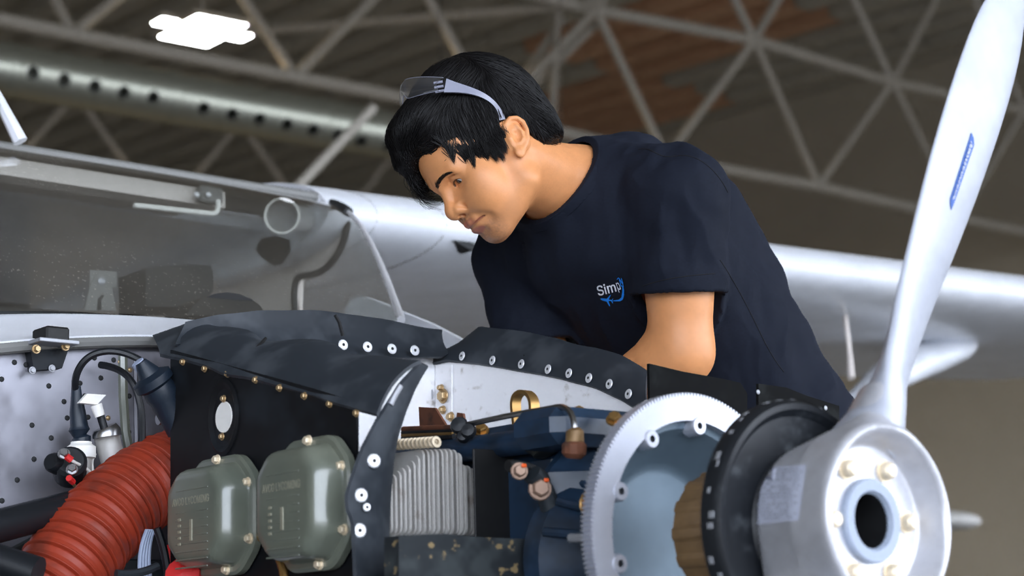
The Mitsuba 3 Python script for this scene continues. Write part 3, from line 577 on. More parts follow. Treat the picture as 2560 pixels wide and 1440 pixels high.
a_('seat', [cbox((.12, .42, .66), .05, (-2.75, -.26, .26)), cbox((.45, .42, .14), .05, (-2.5, -.26, -.1))], 'dark_trim'); a_('seat', [cbox((.12, .42, .66), .05, (-2.75, .26, .26)), cbox((.45, .42, .14), .05, (-2.5, .26, -.1))], 'dark_trim')
tail = loft([np.array([[a, r * 1.0 * math.cos(x), c + h * math.sin(x)] for x in np.linspace(0, 2 * math.pi, 20, endpoint=False)]) for a, r, h, c in ((-3.25, .55, .60, .28), (-4.2, .40, .42, .34), (-5.4, .20, .22, .42), (-6.1, .10, .14, .48))])
a_('tail_boom', tail, 'white_paint', None, 40)
# glare shield with brackets
gs = [on(0, 795, a=-1.46), on(640, 795, a=-1.50)]
a_('glare_shield', sheet([[-1.44 - .1 * l * l, l, .445 - .10 * l * l] for l in np.linspace(-.5, .42, 12)], [[-1.85, l, .50 - .05 * l * l] for l in np.linspace(-.5, .42, 12)], .012, bow=.01), 'dark_trim')
a_('instrument_panel', cbox((.02, 1.0, .34), .004, (-1.84, -.02, .33)), 'dark_trim')
q = [on(x, y, a=-1.60) for x, y in ((208, 778), (222, 716), (238, 688), (250, 680), (262, 683), (274, 700), (288, 778))]
hole = [on(x, y, a=-1.60) for x, y in ((240, 776), (242, 748), (252, 738), (256, 742), (248, 752), (250, 776))]
bk = a_('bracket', moved(prism([(p[1], p[2]) for p in q], .004, RA, [0, 0, 0]), None, [-1.6, 0, 0]), 'grey_trim', None, 30, 'grey metal bracket with a slot behind the windshield')
a_('slot', moved(prism([(p[1], p[2]) for p in hole], .003, RA, [0, 0, 0]), None, [-1.597, 0, 0]), 'seal_black', bk, False); a_('screw', dome(on(254, 703, a=-1.595), [1, 0, 0], .008, .003), 'worn_metal', bk)
q = [on(x, y, a=-1.66) for x, y in ((222, 676), (290, 680), (290, 720), (222, 716))]; a_('plate', moved(prism([(p[1], p[2]) for p in q], .003, RA, [0, 0, 0]), None, [-1.66, 0, 0]), 'grey_trim', bk)
q = np.array([on(x, y, a=-1.70) for x, y in ((310, 690), (390, 680), (470, 682), (478, 700), (478, 745), (440, 785), (310, 785))])
a_('instrument_hood', moved(prism([(p[1], p[2]) for p in q], .10, RA, [0, 0, 0]), None, [-1.72, 0, 0]), 'dark_trim', None, 30, 'black instrument hood on the glare shield')
hm = [on(x, y, a=-1.52) for x, y in ((430, 800), (445, 776), (470, 758), (500, 746), (530, 742), (560, 746), (590, 758), (612, 774), (630, 800))]
a_('defroster_hump', moved(prism([(p[1], p[2]) for p in hm], .09, RA, [0, 0, 0]), None, [-1.56, 0, 0]), 'seal_black')
# root rib with the clear vent tube
rib = [on(x, y, l=.64) for x, y in ((560, 470), (800, 480), (848, 495), (866, 540), (862, 590), (830, 650), (780, 680), (740, 700), (700, 690), (560, 640))]
rk = [np.array([on(x, y, l=.665)[[0, 2]] for x, y in ((540, 470), (800, 478), (846, 492), (864, 530), (862, 590), (832, 650), (780, 684), (742, 700), (736, 800), (760, 860), (540, 860))])]
sw = a_('root_panel', prism(rk[0], .01, RL, [0, .675, 0]), 'cream_paint', None, 30, 'pale cabin side panel at the wing root')
a_('door_seal', tube(spline([on(x, y, l=.66) for x, y in ((852, 500), (868, 545), (860, 600), (830, 655), (775, 688), (742, 700), (736, 730), (740, 790))], 50), .008, 8), 'dark_trim', sw)
a_('door_seal', tube(spline([on(x, y, l=.655) for x, y in ((795, 520), (805, 560), (795, 600), (775, 612))], 20), .004, 6), 'cream_paint', sw)
q = [on(x, y, l=.60) for x, y in ((640, 625), (655, 596), (690, 590), (725, 600), (728, 625), (705, 660), (685, 665), (655, 645))]
a_('side_panel', prism([(p[0], p[2]) for p in [on(x, y, l=.67) for x, y in ((600, 860), (560, 560), (740, 700), (736, 800), (880, 860))]], .006, RL, [0, .69, 0]), 'cream_paint')
a_('dark_patch', prism([(p[0], p[2]) for p in q], .004, RL, [0, .602, 0]), 'dark_trim', sw, 30, 'flat dark patch below the vent tube')  # flat dark piece on the side panel, below the vent tube
scene['clear_plastic'] = {'type': 'blendbsdf', 'weight': 0.42, 'a': {'type': 'thindielectric', 'int_ior': 1.49}, 'b': {'type': 'twosided', 'bsdf': {'type': 'diffuse', 'reflectance': rgb(*lin(190, 190, 188))}}}
c0, c1 = on(705, 540, l=.44), on(770, 550, l=.62); VR = frame(c0 - c1); vl = np.linalg.norm(c1 - c0)
a_('vent_tube', lathe([(.030, 0), (.030, vl * .9), (.036, vl * .95), (.036, vl)], VR, c1, 32), 'clear_plastic', None, 40, 'clear plastic cabin air vent tube')
a_('vent_rim', lathe([(.034, vl - .003), (.038, vl - .003), (.038, vl + .003), (.034, vl + .003)], VR, c1, 32, True), 'plastic_white')
q0, q1 = on(482, 470, a=-1.96), on(540, 535, a=-1.96)
mk = a_('sun_visor_mount', cbox((.02, abs(q1[1] - q0[1]), abs(q1[2] - q0[2]) * .72), .004, (q0 + q1) / 2 + [0.02, 0, .008]), 'grey_trim')
for x, y in ((492, 487), (521, 487)): a_('screw', dome(on(x, y, a=-1.925), [1, 0, 0], .007, .004), 'washer_metal', mk)
a_('visor_rod', tube(spline([on(x, y, a=-1.9) for x, y in ((335, 514), (430, 524), (525, 534), (540, 532), (545, 520), (544, 500))], 30), .0055, 8), 'plastic_white', mk, 30, 'thin white bent rod')
a_('antenna', tube([on(51, 354, u=.856), on(-30, 195, a=on(51, 354, u=.856)[0] - .04)], [.014, .008], 8), 'white_paint', None, 30, 'thin white whip antenna on the cabin roof')
# landing gear (below the frame, it carries the airplane)
a_('nose_leg', tube([(-1.22, 0, -.2), (-1.1, 0, -.88)], .035, 14), 'white_paint')
def wheel(c): return lathe([(.04, -.05), (.13, -.06), (.175, -.03), (.18, 0), (.175, .03), (.13, .06), (.04, .05)], frame([0, 1, 0]), c, 28)
zf = lambda a, l: (0.185 - W(a, l, 0)[2]) / UX[2]
a_('nose_wheel', wheel((-1.08, 0, zf(-1.08, 0))), 'seal_black')
for s in (-1, 1):
    a_('main_leg', tube(spline([(-2.5, s * .5, -.3), (-2.5, s * .9, -.6), (-2.5, s * 1.15, zf(-2.5, s * 1.15))], 12), .03, 10), 'white_paint'); a_('main_wheel', wheel((-2.5, s * 1.2, zf(-2.5, s * 1.2))), 'seal_black')
# --- engine
mat('copper_dull', lin(150, 122, 104), .5, .3)
def ax(a, l, u): return np.array([a, l, u], float)
EN = a_('crankcase', [cbox((.52, .11, .34), .03, (-.74, .03, -.02)), cbox((.50, .05, .05), .012, (-.72, .01, .155)), cbox((.12, .17, .36), .055, (-.47, .015, -.03)), cbox((.10, .20, .05), .015, (-.46, 0, .152))], 'engine_blue', None, 30, 'blue painted engine crankcase')
a_('case_nose', lathe([(.0, .095), (.055, .095), (.070, .085), (.078, .06), (.090, .03), (.108, 0.0), (.108, -.03), (0, -.03)], RA, (-.445, .0, -.02), 40), 'engine_blue')
for ang in (200, 225, 250, 160, 135, 110, 90, 70):
    r_ = math.radians(ang); d = np.array([0, math.cos(r_), math.sin(r_)])
    a_('case_rib', tube([ax(-.44, 0, -.02) + d * .108, ax(-.362, 0, -.02) + d * .076], .006, 8), 'engine_blue', EN)
for x, y in ((1360, 1050), (1448, 1036), (1536, 1050), (1203, 1077), (1476, 1262), (1640, 1100)):
    p = on(x, y, l=-.02) if y < 1200 else on(x, y, a=-.40); a_('bolt', hexbolt(p, [.55, -.55, .6], .0085, .010), 'brass', EN)
lp_ = [on(x, y, l=0) for x, y in ((1284, 1078), (1283, 1010), (1286, 993), (1300, 980), (1316, 983), (1327, 998), (1330, 1020), (1330, 1076))]
lq = spline(lp_, 40); a_('lifting_loop', sheet(lq - [0, .004, 0], lq + [0, .012, 0], .005, rows=3), 'brass', None, 40, 'brass coloured lifting eye strap')
a_('oil_line', tube(spline([on(x, y, l=o) for x, y, o in ((1148, 1066, -.05), (1220, 1050, -.06), (1300, 1034, -.07), (1380, 1020, -.08), (1408, 1018, -.085), (1425, 1030, -.09), (1435, 1060, -.095), (1437, 1075, -.095))], 60), .004, 8), 'steel', None, 40, 'thin bent steel line')
a_('line_fitting', tube([on(x, y, l=-.097) for x, y in ((1436, 1072), (1437, 1078), (1437, 1105))], [.007, .0115, .012], 12), 'bronze'); a_('line_fitting', tube([on(x, y, l=-.097) for x, y in ((1436, 1105), (1436, 1112), (1435, 1135), (1434, 1146))], [.012, .016, .0155, .010], 12), 'rust_tone', None, 30, 'red-brown fitting')
a_('push_rod_tube', tube([on(960, 1150, l=-.035), on(1345, 1100, l=-.035)], .0175, 18), 'engine_blue', None, 30, 'dark blue tube')
a_('tube_boss', [tube([on(1335, 1100, l=-.035), on(1362, 1108, l=-.035)], [.020, .021], 16), tube([on(1352, 1104, l=-.04), on(1360, 1136, l=-.04)], [.018, .015], 14)], 'engine_dark')
for k in range(11):
    p = on(988 + 10.2 * k, 1112 - .7 * k, l=-.15); a_('threaded_ring', lathe([(.004, -.0018), (.0078, -.0016), (.0078, .0016), (.004, .0018)], frame([1, 0, .1]), p, 12), 'pale_brass')
# rusty bracket and fittings at the rear corner
q = [on(x, y, l=.0) for x, y in ((1052, 1018), (1092, 1020), (1125, 1072), (1055, 1074))]
a_('bracket', prism([(p[0], p[2]) for p in q], .004, RL, [0, .0, 0]), 'rust_tone', None, 30, 'rusty brown angle bracket'); q = [on(x, y, l=-.02) for x, y in ((1148, 1032), (1162, 1034), (1170, 1075), (1142, 1078))]; a_('bracket', prism([(p[0], p[2]) for p in q], .004, RL, [0, -.02, 0]), 'rust_tone')
for y0, m_ in ((1072, 'rust_tone'), (1080, 'cable_black'), (1087, 'brass'), (1094, 'cable_black')): a_('throttle_rod', tube([on(1008, y0 + 2, l=-.04), on(1135, y0 - 3, l=-.04)], .0045, 8), m_)
for x, y, r_ in ((1148, 1064, .013), (1172, 1078, .011), (1158, 1092, .009)): a_('rod_end', lathe([(0, .008), (r_ * .8, .007), (r_, 0), (r_ * .8, -.007), (0, -.008)], frame([.6, -.7, .2]), on(x, y, l=-.06), 14), 'cable_black')
# front right cylinder: a stack of cooling fins and its dark surroundings
fo = [(975, 1330), (975, 1200), (1000, 1178), (1030, 1160), (1048, 1140), (1062, 1122), (1140, 1120), (1155, 1130), (1160, 1158), (1185, 1164), (1198, 1178), (1202, 1200), (1203, 1337)]
AFN = -.635
cyl = a_('cylinder_head', cbox((.19, .15, .10), .01, (-.745, -.16, .045)), 'fin_metal', None, 30, 'pale finned aluminium cylinder head')
for k in range(20):
    x = 981 + 11.6 * k; ytop = np.interp(x, [975, 1000, 1030, 1048, 1062, 1140, 1155, 1160, 1185, 1198, 1204], [1200, 1178, 1160, 1140, 1122, 1120, 1130, 1158, 1164, 1178, 1200])
    a1 = AFN + .004 * math.sin(k * 2.1); tp, bt = on(x, ytop, a=a1), on(x, 1337, a=a1); l = tp[1]
    pg = shapely.box(a1 - .20, bt[2], a1, tp[2]).buffer(-.010).buffer(.010)
    a_('cooling_fin', prism(list(pg.exterior.coords), .0034, RL, [0, l, 0]), 'fin_metal', cyl, 30)
q = [on(x, y, a=-.50) for x, y in ((985, 1340), (1100, 1336), (1200, 1345), (1350, 1350), (1360, 1500), (985, 1500))]
a_('lower_baffle', moved(prism([(p[1], p[2]) for p in q], .03, RA, [0, 0, 0]), None, [-.52, 0, 0]), 'grimy', None, 30, 'grimy dark lower baffle')
a_('gap_shade_panel', cbox((.004, .145, .34), .001, (-.60, -.0125, -.03)), 'seal_black'); a_('gap_shade_panel', cbox((.12, .004, .34), .001, (-.54, .045, -.03)), 'seal_black')  # black panels put in as the shade of the gap beside the fins
a_('inlet_tube', tube(spline([on(x, y, a=-.455) for x, y in ((1330, 1185), (1362, 1230), (1382, 1300), (1388, 1380), (1390, 1470))], 24), .013, 12), 'engine_dark')
a_('inlet_frame', tube(spline([on(x, y, a=-.47) for x, y in ((1270, 1165), (1330, 1175), (1370, 1205), (1395, 1260), (1402, 1340), (1402, 1470))], 24), .008, 8), 'seal_black')
for x, y, ox, oy, r_ in ((1298, 1178, 12, -14, .010), (1350, 1222, 16, -22, .0135)):
    b = a_('bolt', hexbolt(on(x, y, a=-.45), [.85, -.5, .05], r_ * .85, .012), 'copper_dull', EN); a_('paint_mark', cbox((.004, .008, .005), .0015, on(x + ox, y + oy, a=-.437)), 'orange_mark', b, 30, 'orange inspection paint mark')
a_('case_stud', tube([on(1425, 1345, a=-.38), on(1500, 1345, a=-.33)], .0055, 8), 'worn_metal', EN)
a_('flange_bolt', hexbolt(on(1476, 1262, a=-.39), [1, 0, 0], .014, .008), 'brass', EN)
# rocker covers
def cover(cx, cy, wpx, hpx, l0=LN - .008, dep=.055):
    q = [on(cx + sx * wpx / 2, cy + sy * hpx / 2, l=l0) for sx, sy in ((-1, 0), (1, 0), (0, -1), (0, 1))]
    cu = (q[2] + q[3]) / 2; w, h = abs(q[1][0] - q[0][0]) / 2, abs(q[2][2] - q[3][2]) / 2; ca = (q[0][0] + q[1][0]) / 2
    # rounded hexagon with the upper corners cut
    base = shapely.Polygon([(-w, -.56 * h), (-.58 * w, -h), (.58 * w, -h), (w, -.56 * h), (w, .58 * h), (.60 * w, h), (-.60 * w, h), (-w, .58 * h)]).buffer(-.03).buffer(.03, 8)
    R_ = np.stack([[1, 0, 0], [0, 0, 1], [0, -1, 0]], 1).astype(float)
    def ringat(off, n=72):
        g = base.buffer(off, 8); c_ = np.array(g.exterior.coords)[:-1]
        a0 = np.arctan2(c_[:, 1], c_[:, 0]); th = np.linspace(-math.pi, math.pi, n, endpoint=False); lr = np.array([g.exterior.intersection(shapely.LineString([(0, 0), (np.cos(t) * 1, np.sin(t) * 1)])).coords[0] for t in th]); return lr
    rows = [(.010, 0), (.010, .010), (.006, .013), (-.001, .0135), (-.003, .018), (-.004, dep - .022), (-.0055, dep - .015), (-.0085, dep - .0085), (-.0125, dep - .004), (-.0175, dep - .0014), (-.023, dep - .0002), (-.028, dep)]
    pts = np.array([np.c_[ringat(o), np.full(72, z)] for o, z in rows]); n = len(rows); v = pts.reshape(-1, 3); v = np.vstack([v, [0, 0, dep + .001]])
    f = grid_faces(n, 72, True); t_ = np.vstack([f[:, [0, 1, 2]], f[:, [0, 2, 3]]]); j = np.arange(72); t_ = np.vstack([t_, np.stack([(n - 1) * 72 + j, (n - 1) * 72 + (j + 1) % 72, j * 0 + len(v) - 1], 1)])
    org = np.array([ca, l0, cu[2]])
    key = a_('rocker_cover', moved(tri(v, t_), R_, org), 'cover_green', None, 28, 'grey-green enamelled rocker cover with embossed lettering')
    at = lambda x, y, z: org + R_ @ np.array([x, y, z])
    for x, y in ((0, h + .006), (w * .93, .55 * h), (w * 1.0, -.5 * h), (-w * .9, .6 * h), (-w * .97, -.52 * h), (.3 * w, -h - .002)):
        a_('bolt', hexbolt(at(x, y, .013), [0, -1, 0], .0058, .008), 'pale_brass', key)
    tm = meshkit.text_mesh('AVCO LYCOMING', .0105, .0014); tv = np.array(tm.vertices); tv[:, 0] -= tv[:, 0].mean(); tv[:, 0] *= 1.85 * (w - .032) / (tv[:, 0].max() - tv[:, 0].min()); tm.vertices = tv + [-.004, h * .22, dep - .0006]
    a_('lettering', moved(tm, R_, org), 'cover_letters', key, False, 'raised maker lettering')
    for k in range(9): a_('raised_rib', cbox((1.8 * (w - .037), .0022, .0016), .0006, at(0, h * .5 - k * .011 - (.02 if k > 0 else 0), dep), R_), 'cover_green', key)
    for k in range(5): a_('raised_dot', cbox((.008, .004, .0016), .0006, at(-.62 * (w - .034), -k * .0085 - .004, dep + .001), R_), 'cover_letters', key)
    a_('raised_bar', cbox((.007, .030, .0018), .0006, at(0, -.020, dep + .001), R_), 'cover_letters', key)
cover(566, 1292, 160, 262); cover(796, 1262, 172, 296)
a_('exhaust_pipe', tube(spline([on(x, y, l=-.2) for x, y in ((640, 1480), (650, 1410), (690, 1370), (720, 1340))], 20), .03, 14), 'fin_metal'); a_('primer_line', tube(spline([on(x, y, l=-.27) for x, y in ((640, 1340), (700, 1400), (712, 1450))], 16), .006, 8), 'brass')
# ring gear and its support
RGA = -.285; RGC = ax(RGA, 0, .0)
nteeth = 204; prof = []
for k in range(nteeth):
    for da, r_ in ((-.44, .1748), (-.2, .1795), (.2, .1795), (.44, .1748)): th_ = (k + da * 1.0) * 2 * math.pi / nteeth; prof.append((r_ * math.cos(th_), r_ * math.sin(th_)))
inner = [(.145 * math.cos(t), .145 * math.sin(t)) for t in np.linspace(0, 2 * math.pi, 96, endpoint=False)]
rg = a_('ring_gear', moved(prism(prof, .018, RA, [0, 0, 0], [inner]), None, RGC), 'ring_metal', None, 25, 'bright toothed starter ring gear')
for k in range(10):
    t = math.radians(14 + 36 * k); c = RGC + [.012, .139 * math.cos(t), .139 * math.sin(t)]
    a_('lug', lathe([(.0045, .008), (.0105, .008), (.0125, .004), (.0125, -.012)], RA, c, 16), 'ring_metal', rg); a_('lug_hole', lathe([(0, .004), (.0045, .004)], RA, c, 12), 'seal_black', rg)
a_('support_disc', lathe([(.0, -.05), (.085, -.05), (.10, -.044), (.128, -.008), (.136, .004), (.148, .006), (.150, -.02)], RA, RGC, 72), 'plate_blue', None, 40, 'grey-blue dished ring gear support')
lobes = [((.077 + .0014 * np.sign(math.cos(14 * t))) * math.cos(t), (.077 + .0014 * np.sign(math.cos(14 * t))) * math.sin(t)) for t in np.linspace(0, 2 * math.pi, 168, endpoint=False)]
a_('crank_spacer', moved(prism(lobes, .11, RA, [0, 0, 0]), None, (-.235, 0, 0)), 'bronze', None, 60, 'brown bronze coloured ribbed spacer')
# rear spinner bulkhead
a_('bulkhead', lathe([(0.03, .0), (.07, .004), (.085, -.012), (.130, -.012), (.138, -.004), (.145, -.004), (.150, -.012), (.150, -.030), (.145, -.034), (.10, -.034), (.03, -.03)], RA, (-.086, 0, 0), 72), 'bulkhead_black', None, 35, 'black painted spinner bulkhead with a worn rim')
for k in range(26):
    t = math.radians(60 + 9.5 * k + 3 * math.sin(k * 2.3)); w_ = .004 + .004 * rng.random(); c = ax(-.086 - .013 - .010 * rng.random(), .1502 * math.cos(t), .1502 * math.sin(t)); R_ = frame([0, math.cos(t), math.sin(t)], [1, 0, 0]); a_('worn_spot', cbox((.003 + .006 * rng.random(), 1.4 * w_, .0008), .0005, c, R_), 'worn_metal')
# propeller
pr_ = 'propeller'
bl = [np.array(on(x, y, a=-.035)) for x, y in ((2195, 1000), (2218, 890), (2265, 734), (2322, 560), (2415, 300), (2497, 73))]
ln = np.polyfit([np.hypot(p[1], p[2]) for p in bl], [p[1] for p in bl], 1); un = np.polyfit([np.hypot(p[1], p[2]) for p in bl], [p[2] for p in bl], 1)
d_ = np.array([0, ln[0], un[0]]); d_ /= np.linalg.norm(d_)
d_h = d_.copy()
def hubf(p):
    a, r = p[:, 0], np.hypot(p[:, 1], p[:, 2]); R_ = np.interp(a, [-.10, -.06, -.02, .04], [.088, .098, .108, .111]).astype(f32)
    d = smax(smax(r - R_, a - f32(.036), .012), -f32(.095) - a, .02)
    for s in (1, -1):
        w = s * (p[:, 1] * d_h[1] + p[:, 2] * d_h[2]); t_ = s * (p[:, 1] * d_h[2] - p[:, 2] * d_h[1]); k = np.clip((w - .06) / .13, 0, 1); be_ = np.radians(62 - 22 * k); rc, rt = .048 + .001 * k, .044 - .021 * k
        x, y = (a + .044) * np.sin(be_) - t_ * np.cos(be_), (a + .044) * np.cos(be_) + t_ * np.sin(be_); e = (np.hypot(x / rc, y / rt) - 1) * np.minimum(rc, rt); e = np.maximum(np.maximum(e, w - f32(.17)), -w); d = smin(d, e.astype(f32), .035)
    cone = r - np.interp(a, [0, .003, .030, .05], [.086, .0885, .097, .110]).astype(f32); d = smax(d, -np.maximum(cone, -a), .004)
    return np.maximum(d, f32(.034) - r)
hub = [(.031, .002), (.031, .004), (.034, .009), (.046, .009), (.048, .006), (.048, -.002)]
HB = a_('propeller', sculpt(hubf, (-.13, -.2, -.2), (.06, .2, .2), .0028), 'prop_bare', None, True, 'polished aluminium two-blade propeller hub')
a_('collar', lathe(hub[:7], RA, (0, 0, 0), 64), 'prop_collar', HB); a_('bore', lathe([(0, -.06), (.0312, -.06), (.0312, .003)], RA, (0, 0, 0), 32), 'seal_black', HB)
for k in range(6):
    t = k * math.pi / 3; c = ax(.0005, .0665 * math.cos(t), .0665 * math.sin(t)); R_ = frame([1, 0, 0])
    a_('bolt', lathe([(0, .013), (.007, .013), (.0098, .010), (.0102, .0015), (.0135, .0012), (.0135, 0)], RA, c, 16), 'pale_brass', HB)
def blade(sign):
    st = [(.02, .100, .092, 60), (.09, .104, .094, 60), (.115, .106, .086, 58), (.15, .096, .068, 52), (.20, .102, .044, 40), (.27, .108, .030, 26), (.35, .108, .023, 19), (.45, .122, .018, 14), (.55, .130, .015, 11), (.65, .130, .012, 9), (.75, .120, .010, 7), (.83, .09, .008, 6), (.86, .05, .005, 6)]
    st = np.array(st); r_ = np.r_[np.linspace(.088, .2, 14), np.linspace(.22, .86, 22)]; cs_ = [np.interp(r_, st[:, 0], st[:, k]) for k in (1, 2, 3)]
    from scipy.ndimage import gaussian_filter1d
    cs_ = [gaussian_filter1d(c, 1.2, mode='nearest') for c in cs_]; n = 36; x = np.linspace(0, 2 * math.pi, n, endpoint=False); S = []
    for r0, c, t_, b in zip(r_, *cs_):
        b = math.radians(b); k = np.clip((r0 - .10) / .15, 0, 1); yy = np.sin(x) * .5 * t_ * np.where(np.sin(x) > 0, 1 + .3 * k, 1 - .55 * k); xx = np.cos(x) * .5 * c
        ch = np.array([math.sin(b), -math.cos(b), 0]); nn = np.array([math.cos(b), math.sin(b), 0])      # leading edge to the airplane's right and forward
        S.append(BC(r0)[None] + xx[:, None] * ch + yy[:, None] * nn)
    return loft(S)
bperp = np.array([0, d_[2], -d_[1]])
def BC(r0): 
    off = float(np.interp(r0, [.0, .12, .2], [0, 0, 0])); return ax(-.044, 0, 0) + d_ * r0
def inplane(m):                                            # turn a blade built along +u into the direction of the photographed one
    ang = math.atan2(d_[1], d_[2]); R_ = np.array([[1, 0, 0], [0, math.cos(ang), math.sin(ang)], [0, -math.sin(ang), math.cos(ang)]]); return moved(m, R_)
_d = d_; d_ = np.array([0, 0, 1.0]); up_blade = blade(1); d_ = _d
B1 = a_('blade', inplane(up_blade), 'prop_grey', HB, 50, 'grey painted propeller blade rising to the upper right')
B2 = a_('blade', moved(inplane(up_blade), np.diag([1, -1, -1])), 'prop_grey', HB, 50)

# printed decals, laid on the metal where they are seen
def cast(xy, key, lift): return cast_on(*meshkit.WRITTEN[scene[key]['filename']][:2], xy, lift)
def decal(name, polys, key, par, m, lift, step=9, **k):
    ms = []
    for g in polys:
        V, F = trimesh.creation.triangulate_polygon(shapely.Polygon(g).segmentize(step) if not hasattr(g, 'exterior') else g, engine='earcut'); t_ = trimesh.Trimesh(np.c_[V, V[:, 0] * 0], F, process=False).subdivide_to_size(step * 1.6); p0 = cast(np.array(t_.vertices)[:, :2], key, lift); fc = np.array(t_.faces); q = p0[fc]; fl_ = np.cross(q[:, 1] - q[:, 0], q[:, 2] - q[:, 0]) @ FWD > 0; fc[fl_] = fc[fl_][:, ::-1]; ms.append(trimesh.Trimesh(p0, fc, process=False))
    return add(name, ms, m, par, True, **k)
DK = decal('data_decal', [[(1927, 1169), (2016, 1162), (2006, 1235), (1997, 1301), (1880, 1313), (1886, 1235), (1906, 1190)]], HB, HB, 'decal_pale', .0008, 14, label='pale printed data decal on the hub')
rows_ = []
for k in range(15):
    y = 1176 + 8.6 * k; xa = np.interp(y, [1169, 1190, 1235, 1313], [1930, 1912, 1892, 1886]); xb = np.interp(y, [1162, 1301], [2012, 1992]); x = xa
    while x < xb - 6:
        w_ = rng.uniform(4, 15); w_ = min(w_, xb - x)
        if rng.random() < .8: rows_.append([(x, y + (x - xa) * -.06), (x + w_, y + (x + w_ - xa) * -.06), (x + w_, y + 3 + (x + w_ - xa) * -.06), (x, y + 3 + (x - xa) * -.06)])
        x += w_ + 3
add_rows = decal('print_line', rows_, HB, HB, 'decal_print', .0013, 14)
decal('maker_decal', [[(2427, 331), (2433, 345), (2434, 363), (2384, 508), (2377, 526), (2374, 512), (2374, 497)]], B1, HB, 'decal_blue', .0009, 9, label='slanted blue maker decal on the blade'); decal('decal_field', [[(2425, 352), (2429, 362), (2383, 496), (2378, 500)]], B1, HB, 'decal_pale', .0018, 9)
mt_ = meshkit.text_mesh('SENSENICH', 1.0, .01); g2 = mt_.section(plane_origin=[0, 0, .005], plane_normal=[0, 0, 1]).to_2D(to_2D=np.eye(4))[0].polygons_full; wd = max(g.bounds[2] for g in g2)
decal('print_letters', [shapely.transform(g, lambda c: np.array([2384.5, 493]) + (c[:, :1] / wd * np.array([44.0, -133.0])) + c[:, 1:2] * np.array([-5.6, -3.2])) for g in g2], B1, HB, 'decal_blue', .0026, 12)
# ------------------------------------------------------------------ the man: distance-field sculpting
def polish(m, n=2): trimesh.smoothing.filter_taubin(m, lamb=.5, nu=.52, iterations=n); return m

# --- the head, in its own frame: x to his right, y forward, z up, origin between the ears
HC = np.array([-0.0247, 2.8812, 1.7507]); HS = 0.981
HRm = np.array([[-0.29778, -0.65537, -0.69413], [0.94171, -0.32091, -0.10100], [-0.15656, -0.68374, 0.71273]])
def to_head(p): return ((np.asarray(p) - HC.astype(p.dtype)) @ HRm.astype(p.dtype)) / HS
def from_head(q): return HC + HS * np.asarray(q, float) @ HRm.T
EYE_C, EYE_R = (.0315, .0705, .0205), .0122
ER = frame([.96, -.26, 0.0], [0, .56, -.83])     # ear frame: z out of the ear, x down along it
def ear(q):
    """q: points with x already made positive"""
    e = (q - np.array([.0745, -.0185, .0075], f32)) @ ER.astype(f32); u, v, w = e[:, 0], e[:, 1], e[:, 2]    # u down, v across (negative forward or back), w outward
    s = np.sign(ER[1, 1]); v = v * s                                                                    # v positive towards the face
    E = np.stack([u, v, w], 1)
    rim = [(-.006, .014, .000), (-.020, .013, .005), (-.030, .004, .009), (-.030, -.008, .011), (-.022, -.016, .012), (-.008, -.0185, .012), (.006, -.016, .010), (.016, -.010, .007), (.025, -.001, .004)]
    d = chain(E, rim, [.0030, .0034, .0036, .0038, .0038, .0036, .0036, .0040, .0045])
    plate = ell(E, (-.004, -.002, .003), (.030, .0175, .006)); d = smin(d, plate, .004)
    anti = chain(E, [(-.018, -.004, .009), (-.006, -.009, .0105), (.006, -.008, .009), (.012, -.001, .007)], [.0030, .0032, .0034, .003]); d = smin(d, anti, .004)
    d = smin(d, ell(E, (.027, .001, .003), (.0095, .0085, .0050)), .005)                                  # lobe
    d = smax(d, -ell(E, (.001, .002, .0125), (.0115, .0088, .0105)), .0025)                                # concha
    d = smax(d, -chain(E, [(-.012, .006, .013), (-.022, .000, .0145), (-.018, -.011, .0165)], [.0032, .0038, .0030]), .0022)
    d = smin(d, ell(E, (.003, .0125, .004), (.0065, .0042, .0055)), .003)                                 # tragus
    back = ell(E, (-.002, .008, -.006), (.024, .012, .010)); return smin(d, back, .006)
def skull(q):
    x = np.abs(q[:, 0]); Q = np.stack([x, q[:, 1], q[:, 2]], 1)
    d = ell(Q, (0, -.020, .049), (.0765, .101, .091))
    d = smin(d, ell(Q, (0, .028, .054), (.062, .072, .056)), .03)
    d = smin(d, ell(Q, (0, .040, -.010), (.058, .056, .058)), .03)
    return d
